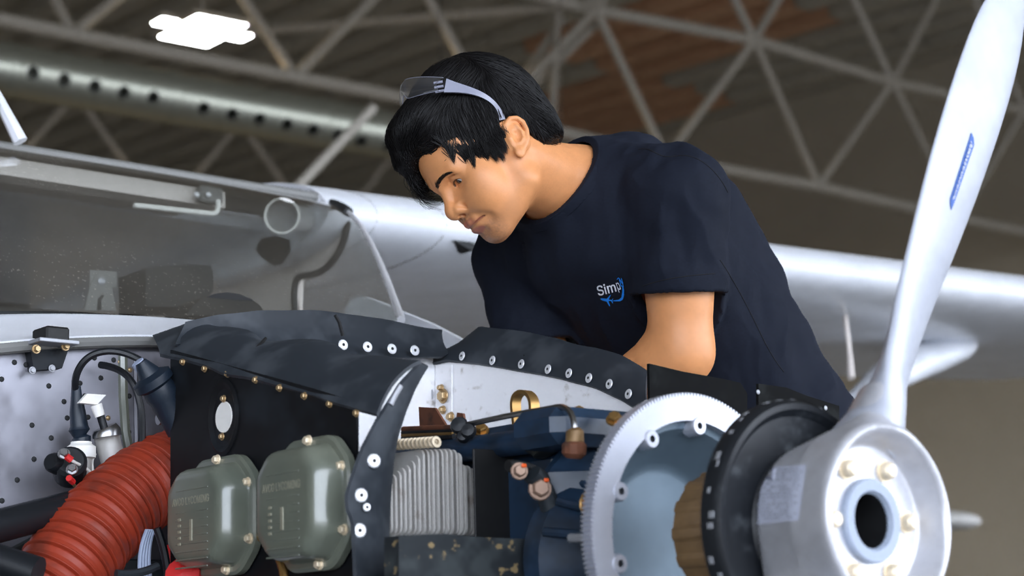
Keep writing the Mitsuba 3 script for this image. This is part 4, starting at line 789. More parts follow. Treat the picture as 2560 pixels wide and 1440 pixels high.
def face_detail(d, Q):
    # nose
    n = rcone(Q, (0, .0915, .028), (0, .1075, -.002), .0075, .0085)
    n = smin(n, sph(Q, (0, .1090, -.0095), .0122), .010)
    n = smin(n, ell(Q, (.0135, .1005, -.0115), (.0078, .0125, .0092)), .006)
    n = smin(n, rcone(Q, (0, .1085, -.0175), (0, .0995, -.0215), .0050, .0055), .005)
    d = smin(d, n, .009)
    d = smax(d, -ell(Q, (.0078, .1045, -.0215), (.0040, .0072, .0052)), .0022)                         # nostrils
    d = smax(d, -chain(Q, [(.0205, .108, -.004), (.0225, .1015, -.010), (.0215, .095, -.0185)], [.0022, .0024, .0022]), .005)
    # lips
    ul = chain(Q, [(0, .1020, -.0385), (.0065, .1020, -.0372), (.017, .0965, -.0395), (.0275, .0850, -.0445)], [.0060, .0060, .0050, .0028], .004)
    ll = chain(Q, [(0, .0990, -.0540), (.012, .0955, -.0535), (.0265, .0845, -.0470)], [.0074, .0066, .0030], .004)
    d = smin(d, ul, .007); d = smin(d, ll, .007)
    d = smax(d, -chain(Q, [(0, .1090, -.0455), (.010, .1062, -.0448), (.020, .0980, -.0450), (.0310, .0850, -.0462)], [.0013, .0013, .0014, .0012]), .0035)
    d = smax(d, -rcone(Q, (0, .1085, -.0640), (.013, .101, -.063), .0050, .004), .012)                 # below the lower lip
    d = smax(d, -rcone(Q, (0, .1085, -.0255), (0, .109, -.034), .0022, .0022), .005)                   # philtrum
    # eyelids over the eyeball, with the opening of a lowered gaze
    lid = sph(Q, EYE_C, .0140); d = smin(d, lid, .006)
    d = smin(d, chain(Q, [(.0165, .0815, .0195), (.024, .0835, .0272), (.033, .0820, .0292), (.043, .0745, .0255)], [.0014, .0026, .0026, .0016]), .006)
    d = smax(d, -chain(Q, [(.0180, .0815, .0160), (.0240, .0850, .0182), (.0330, .0856, .0188), (.0440, .0760, .0180)], [.0016, .0046, .0050, .0013]), .0016)
    d = smax(d, -chain(Q, [(.020, .0870, .0285), (.029, .0880, .0330), (.040, .0815, .0310)], [.0009, .0012, .0009]), .004)   # crease above the lid
    return d
def face(q):
    x = np.abs(q[:, 0]); Q = np.stack([x, q[:, 1], q[:, 2]], 1)
    d = skull(q)
    d = smin(d, sph(Q, (.047, .053, .000), .0225), .022)                                              # cheekbones
    d = smin(d, sph(Q, (.034, .060, -.026), .030), .025)                                              # cheeks
    d = smin(d, ell(Q, (0, .064, -.036), (.036, .0365, .034)), .022)                                  # muzzle
    d = smin(d, rcone(Q, (.058, -.004, .000), (.052, .004, -.050), .014, .0165), .022)                # jaw
    d = smin(d, rcone(Q, (.052, .004, -.050), (.013, .072, -.074), .0165, .0165), .024)
    d = smin(d, ell(Q, (0, .075, -.073), (.022, .0205, .0175)), .016)                                 # chin
    d = smin(d, ell(Q, (0, .030, -.052), (.042, .050, .030)), .03)
    d = smin(d, rcone(Q, (.007, .092, .037), (.041, .076, .0385), .0105, .0095), .016)                # brow
    d = smax(d, -ell(Q, (.032, .0985, .0205), (.0185, .0165, .0130)), .014)                           # eye sockets
    d = smax(d, -rcone(Q, (.020, .112, -.030), (.036, .090, -.055), .004, .003), .016)                # fold beside the mouth
    fm = (q[:, 1] > .05) & (q[:, 2] < .07) & (q[:, 2] > -.11)
    if fm.any(): d[fm] = face_detail(d[fm], Q[fm])
    m = (x > .04) & (np.abs(q[:, 1] + .015) < .075) & (np.abs(q[:, 2]) < .075)
    if m.any(): d[m] = np.minimum(d[m], smin(d[m], ear(Q[m]), .007))
    return d
def headf(p): return face(to_head(p)) * f32(HS)

# --- the body, in the world: joints from the photograph, each at its own depth
S_N, S_F = P(1692, 488, 2.98), P(1300, 640, 3.24)                    # near (left) and far shoulder
NB = P(1432, 468, 3.06); C1 = P(1545, 620, 3.12); C2 = P(1760, 860, 3.20); C3 = P(1922, 1115, 3.22)
TXd = unit(S_N - S_F)
E_N, W_N, K_N = P(1703, 882, 2.97), P(1488, 1005, 3.04), P(1452, 1066, 3.08)
E_F, W_F, K_F = P(1352, 905, 3.20), P(1440, 990, 3.12), P(1425, 1058, 3.13)
NKA = from_head((0, -.030, -.02)); NKB = NB + (C1 - NB) * .1
def torso_seg(p, a, b, ra, rb, kx=1.0):
    """round cone flattened front to back: the sideways distance counts less"""
    a, b = np.asarray(a, f32), np.asarray(b, f32); ba = b - a; L = np.linalg.norm(ba); z = ba / L; x = TXd - (TXd @ z) * z; x = (x / np.linalg.norm(x)).astype(f32)
    q = p - a; h = np.clip(q @ z / L, 0, 1); r = q - (h * L)[:, None] * z; sx = r @ x; r2 = r - sx[:, None] * x; k = np.interp(h, [0, 1], kx).astype(f32)
    return np.sqrt((sx / k) ** 2 + (r2 ** 2).sum(1)) - (ra + (rb - ra) * h)
def torso(p, o=0.0):
    d = torso_seg(p, C1 + (NB - C1) * .35, C2, .112 + o, .104 + o, (1.45, 1.38))
    d = smin(d, torso_seg(p, C2, C3, .104 + o, .112 + o, (1.38, 1.45)), .06)
    d = smin(d, rcone(p, NB + (C1 - NB) * .25, S_N, .064 + o, .058 + o), .032); d = smin(d, rcone(p, NB + (C1 - NB) * .25, S_F, .064 + o, .056 + o), .032)
    d = smin(d, sph(p, P(1583, 446, 3.12), .058 + o), .045); d = smin(d, rcone(p, P(1700, 565, 3.16), P(1800, 725, 3.21), .094 + o, .090 + o), .04)
    return d
def arms(p):
    d = chain(p, [S_N, S_N + (E_N - S_N) * .6, E_N], [.057, .0545, .0465]); mid = E_N + (W_N - E_N) * .25
    d = smin(d, chain(p, [E_N, mid, W_N], [.0455, .049, .029]), .03)
    d2 = chain(p, [S_F, E_F], [.055, .044]); d2 = smin(d2, chain(p, [E_F, E_F + (W_F - E_F) * .3, W_F], [.042, .045, .028]), .03)
    return d, d2
def hand(p, w, k, out, thumb):
    """palm, four fingers and a thumb, curled around what the hand reaches for; w wrist, k knuckles, out across the palm"""
    f = unit(k - w); x = unit(out - (out @ f) * f); nn = np.cross(f, x) * thumb; L = np.linalg.norm(k - w)
    c = w + f * .055; R_ = np.stack([x, f, nn], 1); d = ell(p, c, (.042, .055, .017), R_); d = smin(d, rcone(p, w, c, .027, .022), .02)
    for i, (o, l) in enumerate(((-.030, .070), (-.010, .080), (.010, .076), (.029, .060))):
        b0 = w + f * (.090 - .004 * abs(i - 1.3)) + x * o; b1 = b0 + f * l * .45 - nn * l * .12; b2 = b1 + f * l * .22 - nn * l * .30; b3 = b2 - f * l * .02 - nn * l * .28
        d = smin(d, chain(p, [b0, b1, b2, b3], [.0098, .0090, .0082, .0072]), .003)
    t0 = w + f * .030 - x * .030; t1 = t0 - x * .022 + f * .026 - nn * .012; t2 = t1 + f * .026 - nn * .016 + x * .004; t3 = t2 + f * .018 - nn * .012 + x * .008
    return smin(d, chain(p, [t0, t1, t2, t3], [.016, .012, .0105, .009]), .008)
def neckf(p, o=0.0): 
    d = rcone(p, NKA, NKB, .056 + o, .066 + o); return smin(d, rcone(p, NKB, NKB + (C1 - NB) * .3, .066 + o, .09 + o), .04)
def coref(p):
    d = smin(torso(p), neckf(p), .03); a, b = arms(p); d = smin(d, a, .03); return smin(d, b, .03)
def bodyf(p):
    d = coref(p)
    d = smin(d, hand(p, W_N, K_N, TXd, 1), .015); return smin(d, hand(p, W_F, K_F, TXd, -1), .015)
def headneck(p): 
    q = to_head(p); d = face(q) * f32(HS)
    n = neckf(p); n = smin(n, rcone(p, from_head((-.052, -.030, -.02)), NB + (C1 - NB) * .25 + TXd * .02, .016, .014), .02); n = smin(n, torso(p), .03)
    return smin(d, n, .022)
# clip the fine head mesh below the collar
NAX = unit(NKA - NKB)
HEADM = sculpt(lambda p: smax(headneck(p), -((p - (NKB - NAX * .05).astype(f32)) @ NAX.astype(f32)), .004), HC - [.26, .20, .26], HC + [.34, .26, .20], .0017)
BODYM = sculpt(bodyf, np.minimum.reduce([S_F, K_F, C3, W_N, S_N]) - .2, np.maximum.reduce([S_N, C3, S_F, NB]) + .24, .0048)
# drop the coarse neck where the fine one stands
tv = BODYM.triangles_center; BODYM.update_faces(((tv - NKB) @ NAX < .0) | (np.linalg.norm(np.cross(tv - NKB, NAX), axis=1) > .13)); BODYM.remove_unreferenced_vertices()
def skin_color(v):
    q = to_head(np.asarray(v)); x, y, z = np.abs(q[:, 0]), q[:, 1], q[:, 2]; n = meshkit.fbm(v * 60, 3, 2); n2 = meshkit.fbm(v * 500, 2, 5)
    base = np.array(lin(206, 141, 92)); col = np.tile(base, (len(v), 1)) * (.94 + .16 * n + .10 * (n2 - .5))[:, None]
    def blend(c, w): nonlocal col; w = np.clip(w, 0, 1)[:, None]; col = col * (1 - w) + np.array(c) * w
    g = lambda a, b, t: (lambda u: u * u * (3 - 2 * u))(np.clip((t - a) / (b - a), 0, 1))
    isface = g(.02, .05, y) * g(.12, .10, z) * g(-.13, -.115, z) * (y < .2)
    # shaved beard shadow: dark roots in the skin of lip, chin and jaw
    d1 = face(q.astype(f32) * 1.0) if len(q) < 1e6 else 0
    beard = g(-.012, -.034, z) * g(.060, .085, y) * g(.050, .03, x) * .26 + g(-.045, -.065, z) * g(.02, .06, y) * .22
    blend(lin(112, 82, 66), beard * isface * (.55 + .9 * n2))
    mus = g(-.024, -.028, z) * g(-.0385, -.035, z) * g(.021, .014, x) * g(.085, .092, y); blend(lin(92, 66, 52), mus * .45 * (.4 + 1.2 * n2))
    Q = np.stack([x, y, z], 1).astype(f32)
    ul = chain(Q, [(0, .1020, -.0385), (.0065, .1020, -.0372), (.017, .0965, -.0395), (.0275, .0850, -.0445)], [.0066, .0066, .0055, .003])
    ll = chain(Q, [(0, .0990, -.0540), (.012, .0955, -.0535), (.0265, .0845, -.0470)], [.0078, .007, .0032]); lips = np.minimum(ul, ll)
    blend(lin(168, 96, 80), g(.0014, -.0004, lips) * .85 * (y > .05)); ml = chain(Q, [(0, .1060, -.0455), (.010, .1040, -.0448), (.020, .0955, -.0450), (.0305, .0838, -.0462)], [.001, .001, .001, .001]); blend(lin(96, 54, 44), g(.0022, .0002, ml) * .4)
    # lash line
    lash = chain(Q, [(.0185, .0845, .0190), (.0255, .0855, .0232), (.034, .0838, .0235), (.0455, .0755, .0190)], [.0009] * 4); blend(lin(36, 26, 22), g(.0014, .0004, lash) * .9)
    return col
SKV = np.vstack([HEADM.vertices, BODYM.vertices]); SKF = np.vstack([HEADM.faces, BODYM.faces + len(HEADM.vertices)])
mat('skin', {'type': 'mesh_attribute', 'name': 'vertex_color'}, 0.44, spec=0.45)
PE = thing('person', 'man in a navy T-shirt leaning over the engine, black hair, looking down', 'person')
add('body', (SKV, SKF), 'skin', PE, True, color=skin_color(SKV))
# eyes
mat('eye_white', lin(206, 200, 194), 0.15, spec=.7); mat('iris', lin(18, 11, 8), 0.08, spec=.8)
gz = unit([0, .93, -.36])
for s in (-1, 1):
    c = np.array([EYE_C[0] * s, EYE_C[1], EYE_C[2]]); m = trimesh.creation.icosphere(3, EYE_R); m.vertices = from_head(np.array(m.vertices) + c)
    ek = add('eyeball', m, 'eye_white', PE, True)
    g_ = unit(gz + [0.10 * s * -1, 0, 0]); a = np.linspace(0, .58, 8); m = lathe([((EYE_R + .0004) * math.sin(t) + 1e-6, (EYE_R + .0004) * math.cos(t)) for t in a], frame(g_), c, 24); m.vertices = from_head(m.vertices); add('iris', m, 'iris', ek, True)
# ------------------------------------------------------------------ hair, brows, glasses
mat('hair_black', lin(13, 12, 13), 0.5, spec=0.18)
def hairline(y): return np.interp(y, [-.15, -.10, -.06, -.048, -.042, -.014, -.008, .016, .046, .066, .078, .088, .10], [-.048, -.042, -.030, -.010, .036, .040, .014, .010, .024, .030, .050, .090, .104])
def hairf(q):
    x = np.abs(q[:, 0]); d = ell(q, (0, -.030, .069), (.0865, .117, .115))
    d = smin(d, ell(q, (.004, .052, .116), (.068, .045, .049)), .02); d = smin(d, ell(q, (0, -.078, -.004), (.064, .047, .050)), .03)
    cap = (hairline(q[:, 1]) - q[:, 2]) * .8; d = smax(d, cap.astype(f32), .012)
    fr = chain(q, [(.020, .074, .128), (.032, .092, .100), (.038, .100, .070), (.044, .094, .046)], [.026, .018, .010, .003], .01); d = smin(d, fr, .018)
    d = smin(d, chain(q, [(-.012, .080, .128), (.006, .097, .105), (.020, .102, .085)], [.020, .011, .004], .01), .014)
    return d
def strand_push(q):
    """ridges along the combed direction, so the mass reads as locks"""
    return 0
hm_ = sculpt(hairf, (-.13, -.19, -.09), (.13, .18, .22), .003)
def flow(q):
    x, y, z = q[:, 0], q[:, 1], q[:, 2]; g = lambda a, b, t: (lambda u: u * u * (3 - 2 * u))(np.clip((t - a) / (b - a), 0, 1))
    top = np.stack([.25 * x / .08, 1 + 0 * x, -.1 - 0 * x], 1); side = np.stack([0 * x, .35 + 0 * x, -1 + 0 * x], 1); back = np.stack([0 * x, -.45 + 0 * x, -1 + 0 * x], 1)
    wb = g(-.045, -.085, y); ws = g(.045, .065, np.abs(x)) * g(.125, .085, z) * (1 - wb); f = top * (1 - wb - ws)[:, None] + side * ws[:, None] + back * wb[:, None]
    fall = g(.085, .10, y) * g(.125, .10, z); f = f * (1 - fall[:, None]) + np.array([.35, .15, -1.0]) * fall[:, None]
    return f / (np.linalg.norm(f, axis=1, keepdims=True) + 1e-9)
def grad(fn, q, e=.0015):
    q = q.astype(f32); g = np.stack([fn(q + np.eye(3, dtype=f32)[k] * e) - fn(q - np.eye(3, dtype=f32)[k] * e) for k in range(3)], 1); return g / (np.linalg.norm(g, axis=1, keepdims=True) + 1e-9)
def strands(root, n_pt, length, lift, width, surf, wig=.25, seed=0):
    r_ = np.random.default_rng(seed); q = root.copy(); n = len(q); pts = [q.copy()]; st = length / (n_pt - 1); bias = r_.normal(0, wig, (n, 3))
    for k in range(n_pt - 1):
        f = flow(q) + bias; g = grad(surf, q); f = f - (f * g).sum(1, keepdims=True) * g; f /= np.linalg.norm(f, axis=1, keepdims=True) + 1e-9
        q = q + f * st[:, None]; d = surf(q.astype(f32)); tgt = lift * math.sin(math.pi * (k + 1) / n_pt); q = q - grad(surf, q) * np.clip(d - tgt, -.01, .01)[:, None]; pts.append(q.copy())
    Pn = np.stack(pts, 1); keep = ~((Pn[..., 1] > .060) & (Pn[..., 2] < .046) & (np.abs(Pn[..., 0]) < .066)).any(1); Pn, width, n = Pn[keep], width[keep], int(keep.sum()); t = np.gradient(Pn, axis=1); t /= np.linalg.norm(t, axis=2, keepdims=True) + 1e-9; g = grad(surf, Pn.reshape(-1, 3)).reshape(Pn.shape); b = np.cross(t, g); b /= np.linalg.norm(b, axis=2, keepdims=True) + 1e-9
    prof = np.clip(np.minimum(np.linspace(0.35, 2.2, n_pt), np.linspace(2.4, 0.05, n_pt)), .04, 1)[None, :, None] * width[:, None, None]
    V = np.stack([Pn + b * prof, Pn + g * prof * .7, Pn - b * prof], 2)                # n, pts, 3
    base = (np.arange(n) * n_pt * 3)[:, None, None, None] + (np.arange(n_pt - 1) * 3)[None, :, None, None]; tr_ = []
    for a in range(3):
        c = (a + 1) % 3; tr_.append(np.stack([base + a, base + c, base + 3 + c], -1).reshape(-1, 3)); tr_.append(np.stack([base + a, base + 3 + c, base + 3 + a], -1).reshape(-1, 3))
    return V.reshape(-1, 3), np.vstack(tr_)
def ribbons(Pn, width, surf, taper):
    n, m = Pn.shape[:2]; t = np.gradient(Pn, axis=1); t /= np.linalg.norm(t, axis=2, keepdims=True) + 1e-9; g = grad(surf, Pn.reshape(-1, 3)).reshape(Pn.shape); b = np.cross(t, g); b /= np.linalg.norm(b, axis=2, keepdims=True) + 1e-9
    prof = np.asarray(taper)[None, :, None] * np.asarray(width)[:, None, None]; V = np.stack([Pn + b * prof, Pn + g * prof * .7, Pn - b * prof], 2)
    base = (np.arange(n) * m * 3)[:, None, None, None] + (np.arange(m - 1) * 3)[None, :, None, None]; tr_ = []
    for a in range(3):
        c = (a + 1) % 3; tr_.append(np.stack([base + a, base + c, base + 3 + c], -1).reshape(-1, 3)); tr_.append(np.stack([base + a, base + 3 + c, base + 3 + a], -1).reshape(-1, 3))
    return V.reshape(-1, 3), np.vstack(tr_)
def settle(q, surf, lift, it=5):
    for _ in range(it): d = surf(q.astype(f32)); q = q - grad(surf, q) * (d - lift)[:, None]
    return q
def settle_(q, surf, lift):
    # onto the surface, or (lift None) just out of it
    for _ in range(5):
        d = surf(q.astype(f32)); q = q - grad(surf, q) * (np.minimum(d - .0008, 0) if lift is None else d - lift)[:, None]
    return q
hv = np.array(hm_.vertices); r1 = np.random.default_rng(11)
hn = meshkit.noise(np.stack([hv[:, 0] * 90, hv[:, 1] * 16, hv[:, 2] * 16], 1), 3); 
sel = r1.choice(len(hv), 9000, replace=len(hv) < 9000); roots = hv[sel] + r1.normal(0, .001, (len(sel), 3))
L1 = np.minimum(r1.uniform(.03, .06, len(sel)), .004 + 1.0 * np.clip(roots[:, 2] - hairline(roots[:, 1]), 0, 1))
S1 = strands(roots, 7, L1, r1.uniform(.0002, .0030, len(sel)), r1.uniform(.0003, .00075, len(sel)), hairf, .09, 1)
# fine strands past the hairline, lying on the skin of temple and forehead
edge_ = hv[(np.abs(hv[:, 2] - hairline(hv[:, 1])) < .018) & (hv[:, 1] > -.05) & (hv[:, 1] < .074)]; sel = r1.choice(len(edge_), 700); 
both = lambda q: np.minimum(hairf(q), skull(q))
S2 = strands(edge_[sel], 8, r1.uniform(.006, .018, 700), r1.uniform(.0004, .0015, 700), r1.uniform(.0002, .0004, 700), both, .22, 2)
# pointed locks hanging over the temple
LK = []
for s in (-1, 1):
    lc = np.array([[.0, y, hairline(y) + .016 + r1.uniform(-.003, .004)] for y in np.linspace(-.006, .082, 17)]); lc[:, 0] = s * .078; lc = settle_(lc, hairf, .001); n_ = 70
    for c in lc:
        ln_ = r1.uniform(.022, .038); dr_ = unit([0, .25 + r1.normal(0, .25), -1]); u = np.linspace(0, 1, 7)[None, :, None]; o_ = r1.normal(0, 1, (n_, 1, 3)) * [.002, .0055, .0045]; tip = r1.normal(0, .0014, (n_, 1, 3))
        pts = c + dr_ * ln_ * u * r1.uniform(.75, 1.05, (n_, 1, 1)) + o_ * (1 - u) ** .8 + tip * u; LK.append(pts)
LK = np.concatenate(LK); sh_ = LK.shape; LK = settle_(LK.reshape(-1, 3), both, None).reshape(sh_)
S3 = ribbons(LK, r1.uniform(.00025, .0006, len(LK)), both, [.6, 1, 1, .9, .7, .45, .08])
# stray hairs of the fringe in front of the brow on the far side
fr0 = np.array([[.030, .104, .078], [.036, .106, .068], [.040, .102, .060], [.030, .106, .084], [.044, .098, .062]])
fl = []
for k in range(130):
    b0 = fr0[k % 5] + r1.normal(0, .004, 3); b1 = b0 + [.006 + r1.normal(0, .004), .004 + r1.normal(0, .004), -.018]; b2 = b1 + [.004 + r1.normal(0, .004), -.008 + r1.normal(0, .005), -.014 + r1.normal(0, .003)]; b3 = b2 + [.002, -.012 + r1.normal(0, .004), -.004 + r1.normal(0, .004)]
    fl.append(tube(spline([b0, b1, b2, b3], 10), np.linspace(.00045, .00012, 10), 3, False))
fl = join(fl)
gs_ = [(hv, np.array(hm_.faces)), S1, S2, S3, (np.array(fl.vertices), np.array(fl.faces))]; off = np.cumsum([0] + [len(g[0]) for g in gs_])
allv = np.vstack([g[0] for g in gs_]); allf = np.vstack([g[1] + o for g, o in zip(gs_, off)])
add('hair', (from_head(allv), allf), 'hair_black', PE, 35, 'thick glossy black hair with a fringe')
# eyebrows
for s in (-1, 1):
    bp = spline([(.009 * s, .113, .0350), (.018 * s, .112, .0385), (.029 * s, .104, .0405), (.038 * s, .094, .0395), (.044 * s, .087, .0370)], 120); n_ = 420
    i = r1.integers(0, 118, n_); th_ = np.interp(i, [0, 15, 70, 119], [.0036, .0046, .0040, .0016]); p0 = settle(bp[i] + np.stack([i * 0, i * 0, r1.uniform(-1, 1, n_) * th_], 1), face, 0.0)
    dr_ = np.stack([np.full(n_, s * .85), np.full(n_, -.35), .55 - 1.1 * i / 119], 1) + r1.normal(0, .15, (n_, 3)); p1 = settle(p0 + dr_ * r1.uniform(.004, .0075, n_)[:, None], face, .0009, 3); pm = settle((p0 + p1) / 2, face, .0008, 3)
    V, F_ = ribbons(np.stack([p0, pm, p1], 1), r1.uniform(.00014, .00025, n_), face, [1, .85, .1]); add('eyebrow', (from_head(V), F_), 'hair_black', PE, False)
# safety glasses
scene['clear_lens'] = {'type': 'blendbsdf', 'weight': 0.06, 'a': {'type': 'thindielectric', 'int_ior': 1.65}, 'b': {'type': 'twosided', 'bsdf': {'type': 'diffuse', 'reflectance': rgb(*lin(180, 184, 196))}}}
mat('clear_arm', lin(132, 134, 150), 0.25, spec=.6)
SG = thing('safety_glasses', 'clear wraparound safety glasses pushed up on the black hair', 'glasses')
xs = np.linspace(-.086, .086, 41); s_ = 1 - np.abs(xs / .086) ** 1.3
lowr = np.stack([xs, .0205 + s_ * .016 - .010 * np.exp(-(xs / .012) ** 2), .1315 + s_ * .036 + .006 * np.exp(-(xs / .012) ** 2)], 1); upr = np.stack([xs, .002 + s_ * .006, .145 + s_ * .048], 1)
lowr = lowr + [0, .004, .006]; upr = upr + [0, .002, .004]
g_ = np.stack([lowr + (upr - lowr) * t + np.array([0, .006, .004]) * (4 * t * (1 - t)) for t in np.linspace(0, 1, 9)])
add('lens', tri(from_head(g_.reshape(-1, 3)), grid_faces(9, 41)), 'clear_lens', SG, True, 'clear one-piece lens')
add('lens_edge', [tube(from_head(lowr), .0008, 6), tube(from_head(upr), .0008, 6)], 'clear_arm', SG)
for s in (-1, 1):
    top = spline([(s * .0865, .0016, .1445), (s * .0895, -.0143, .1135), (s * .0905, -.0285, .0787), (s * .088, -.0300, .0575), (s * .082, -.0255, .0385)], 26); bot = spline([(s * .0865, .0215, .1310), (s * .0895, .0025, .1132), (s * .0905, -.0150, .0908), (s * .088, -.0240, .0670), (s * .082, -.0165, .0430)], 26)
    arm_ = sheet(top, bot, .0028, rows=3); arm_.vertices = from_head(arm_.vertices); tk = add('temple', arm_, 'clear_arm', SG)
    for dz in (-.006, .0, .006): c0 = np.array([s * .085, .013 + dz * .7, .139 - dz]); m = tube([c0, c0 + [-.006 * s, .010, .008]], .0022, 8); m.vertices = from_head(m.vertices); add('hinge', m, 'clear_arm', tk)
# ------------------------------------------------------------------ clothes
mat('navy_cotton', proc(lambda p, n, uv: mix(lin(13, 18, 30), lin(19, 25, 39), fbm(p.x * 400, p.y * 400, p.z * 400, 2))), 0.85, spec=.25, sheen=0.12)
mat('navy_seam', lin(9, 12, 20), 0.9); mat('logo_white', lin(232, 236, 246), 0.7); mat('logo_blue', lin(20, 132, 232), 0.7); mat('trouser_cloth', lin(26, 28, 34), 0.9); mat('shoe_leather', lin(30, 28, 27), 0.6)
HEM_N = S_N + (E_N - S_N) * .625; HEM_F = S_F + (E_F - S_F) * .86; AN, AF_ = unit(E_N - S_N), unit(E_F - S_F)
PB_, PS_, PF_ = P(1406, 350, 3.13), P(1438, 455, 2.99), P(1330, 574, 3.0)
CN = unit(np.cross(PS_ - PB_, PF_ - PB_)); CN = CN * np.sign(CN @ NAX); CP = (PB_ + PS_ + PF_) / 3
def shirt_outer(p, o=0.0):
    d = coref(p) - f32(.0125 + o)
    a = chain(p, [S_N + (E_N - S_N) * .1, S_N + (E_N - S_N) * .70], [.070 + o, .0675 + o]); b = chain(p, [S_F, S_F + (E_F - S_F) * .9], [.068 + o, .064 + o])
    d = smin(d, a, .03); return smin(d, b, .03)
def cutters(p):
    f = lambda v: np.asarray(v, f32)
    td = torso(p); ar, br_ = arms(p); cn = np.minimum((p - f(HEM_N)) @ f(AN), td - .006 - ar)           # beyond the near hem, close to the arm
    cf = np.minimum((p - f(HEM_F)) @ f(AF_), td - .006 - br_)
    h = (p - f(CP)) @ f(CN); r = np.linalg.norm(np.cross(p - f(NKB), f(NAX)), axis=1); ck = np.minimum(h, .125 - r)
    hz = f(C3)[2] - .03 - p[:, 2]
    return np.maximum(np.maximum(cn, cf), np.maximum(ck, hz))
def shirtf(p):
    c = coref(p); return np.maximum(np.maximum(shirt_outer(p), cutters(p)), f32(.0045) - c)
SLO, SHI = np.minimum.reduce([S_F, C3, E_F, S_N, E_N]) - [.2, .13, .06], np.maximum.reduce([S_N, C3, S_F, NB]) + .24
SH = sculpt(shirtf, SLO, SHI, .0042)
def folds(v):
    """cloth drag: long soft folds from the armpit, across the sleeve and down the back"""
    q = v - C1; t = unit(C3 - NB); u = q @ t; w = q @ TXd; z = q @ np.cross(t, TXd)
    n1 = meshkit.fbm(np.stack([u * 5 + w * 9, w * 3 - u * 2, z * 6], 1) * 1.6, 3, 4) - .5; n2 = meshkit.fbm(np.stack([u * 3, w * 16, z * 10], 1), 2, 9) - .5
    low_ = np.clip((u - .25) / .3, 0, 1); rid = (np.abs(n1) * -2 + .35) * .018 + low_ * n2 * .040 + n2 * .010
    arm_d = v - S_N; ua = arm_d @ AN; na = meshkit.fbm(np.stack([ua * 22, (arm_d @ TXd) * 5 + ua * 6, (arm_d @ np.cross(AN, TXd)) * 6], 1), 2, 6) - .5
    return rid + na * .018 * np.exp(-((np.linalg.norm(arm_d - AN * .12, axis=1)) / .14) ** 2)
vn = np.array(SH.vertex_normals); sv = np.array(SH.vertices); rimw = np.clip(np.maximum.reduce([-cutters(sv.astype(f32))]) / .03, 0, 1)
SH.vertices = sv + vn * (folds(sv) * (0.25 + .75 * rimw))[:, None] * (shirt_outer(sv.astype(f32)) > -.004)[:, None]
SHK = add('shirt', SH, 'navy_cotton', PE, True, 'navy cotton T-shirt with a small chest logo')
# what a pixel's ray meets on the shirt
def hit(xy, lift=.0012): return cast_on(SH.vertices, np.array(SH.faces), xy, lift)
def seamline(px, r=.0009, n=60): return tube(hit(resample(spline(px, 40), n), .0002), r, 6)
for px in ([(1596, 374), (1630, 378), (1660, 391), (1707, 389), (1766, 412), (1819, 481)], [(1800, 650), (1840, 715), (1880, 790), (1920, 870), (1960, 930)], [(1605, 716), (1660, 700), (1720, 690), (1788, 684)]): add('seam', seamline(px), 'navy_seam', SHK)
def collarf(p): h = (p - CP.astype(f32)) @ CN.astype(f32); r = np.linalg.norm(np.cross(p - NKB.astype(f32), NAX.astype(f32)), axis=1); return np.maximum(np.maximum(np.maximum(shirt_outer(p, .0012), np.abs(h + .007) - .0085), f32(.0035) - coref(p)), r - .128)
CO = sculpt(collarf, CP - .17, CP + .17, .0022); add('collar', CO, 'navy_cotton', SHK, 30, 'ribbed crew neck collar')
# chest logo
def print_mesh(polys, m, name, par):
    ms = []
    for g in polys:
        for q in getattr(g, 'geoms', [g]):
            if q.area < 1: continue
            V, F = trimesh.creation.triangulate_polygon(q.segmentize(6), engine='earcut'); t_ = trimesh.Trimesh(np.c_[V, V[:, 0] * 0], F, process=False).subdivide_to_size(7); px = np.array(t_.vertices)[:, :2]; p0 = hit(px, .0014)
            fcs = np.array(t_.faces); a = p0[fcs]; flip = ((np.cross(a[:, 1] - a[:, 0], a[:, 2] - a[:, 0])) @ -FWD) < 0; fcs[flip] = fcs[flip][:, ::-1]; ms.append(trimesh.Trimesh(p0, fcs, process=False))
    return add(name, ms, m, par, True)
def letters(text, h, org, right, down, heavy=True):
    """glyph outlines laid out in pixels of the photograph on the chest"""
    m = meshkit.text_mesh(text, 1.0, .01, bold=heavy); sec_ = m.section(plane_origin=[0, 0, .005], plane_normal=[0, 0, 1]).to_2D(to_2D=np.eye(4))[0]; out = []
    for g in sec_.polygons_full: out.append(shapely.transform(g, lambda c: np.asarray(org) + (c[:, :1] * np.asarray(right) + c[:, 1:2] * -np.asarray(down)) * h))
    return out
LG = print_mesh(letters('Sim', 23.5, (1495.5, 738.5), (.84, -.213), (.27, 1.0)), 'logo_white', 'print_letters', SHK); print_mesh(letters('p', 23, (1544.5, 723.5), (.48, -.10), (.36, 1.02), False), 'logo_white', 'print_letter', SHK)
print_mesh([shapely.LineString(l).buffer(w) for l, w in (([(1543.5, 697), (1546, 693.5), (1549, 695), (1552.5, 712)], 1.0), ([(1549, 697), (1553, 713), (1555, 714)], 1.1), ([(1551, 698), (1556.5, 707)], 1.2), ([(1554.5, 695), (1558, 706), (1559.5, 716)], 1.3))], 'logo_blue', 'print_letters', SHK)
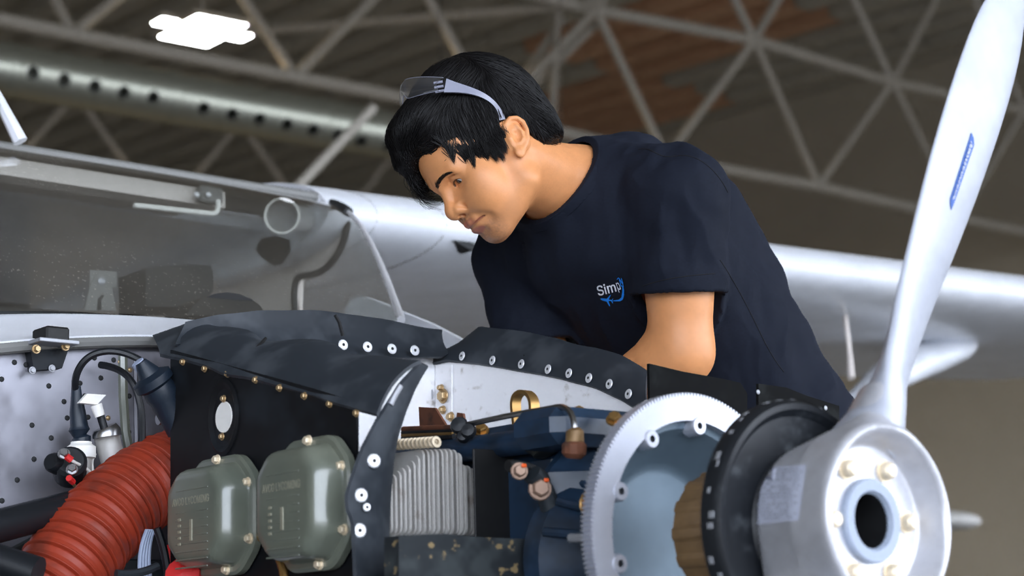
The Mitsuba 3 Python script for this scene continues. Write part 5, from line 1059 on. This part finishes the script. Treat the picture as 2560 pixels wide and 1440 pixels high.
print_mesh([shapely.Polygon([(1558.5, 706), (1561.5, 722), (1561, 736), (1557, 748), (1550, 752), (1533.5, 751.5), (1533.5, 749.5), (1547, 747.5), (1553.5, 742), (1556, 728), (1556.5, 714)])], 'logo_blue', 'print_swoosh', SHK)
print_mesh([shapely.Polygon(np.array(l)) for l in ([(1501, 746), (1504, 744), (1512, 744.5), (1517, 745.5), (1524, 738), (1528, 734.5), (1526, 740), (1522.5, 747), (1530, 748.3), (1532.5, 744.5), (1533.8, 744.3), (1531.8, 750), (1533.3, 757), (1531.5, 756.5), (1528.5, 751.5), (1522, 751), (1526.5, 764.5), (1524, 764), (1517, 752.5), (1506, 749.5)],)], 'logo_blue', 'print_airplane', SHK)
# trousers, shoes and the step he stands on
hip = [C3 + TXd * np.array([1, 1, 0]) * s * .095 - [0, 0, .06] for s in (1, -1)]; STEP = .36
def legs(p):
    d = torso_seg(p, C3 + (C2 - C3) * .25, C3 - np.array([0, 0, .05]), .118, .116, (1.42, 1.45))
    for h_ in hip: k = h_ + np.array([.02, -.03, -.44]); f_ = np.array([h_[0] + .03, h_[1] + .02, STEP + .09]); d = smin(d, chain(p, [h_, k, f_], [.096, .070, .058], .02), .03)
    return d
add('trousers', sculpt(legs, C3 - [.34, .32, 1.25], C3 + [.34, .32, .22], .009), 'trouser_cloth', PE, True, 'dark work trousers')
for h_ in hip: f_ = np.array([h_[0] + .03, h_[1] + .02, STEP]); to = unit([-.8, -.5, 0]); add('shoe', sculpt(lambda p: smax(chain(p, [f_ + [0, 0, .06], f_ + to * .10 + [0, 0, .042], f_ + to * .18 + [0, 0, .034]], [.055, .046, .040], .02), f32(STEP + .001) - p[:, 2], .004), f_ - [.26, .26, .02], f_ + [.26, .26, .16], .006), 'shoe_leather', PE, True)
SP = thing('step_platform', 'grey metal work step under the man behind the engine', 'step'); sc_ = (hip[0] + hip[1]) / 2; mat('step_grey', lin(120, 122, 124), .5, .4)
add('deck', cbox((.62, .52, .03), .006, [sc_[0], sc_[1], STEP - .015]), 'step_grey', SP)
for a in (-.27, .27):
    for b in (-.22, .22): add('leg', cbox((.04, .04, STEP - .03), .004, [sc_[0] + a, sc_[1] + b, (STEP - .03) / 2]), 'step_grey', SP)
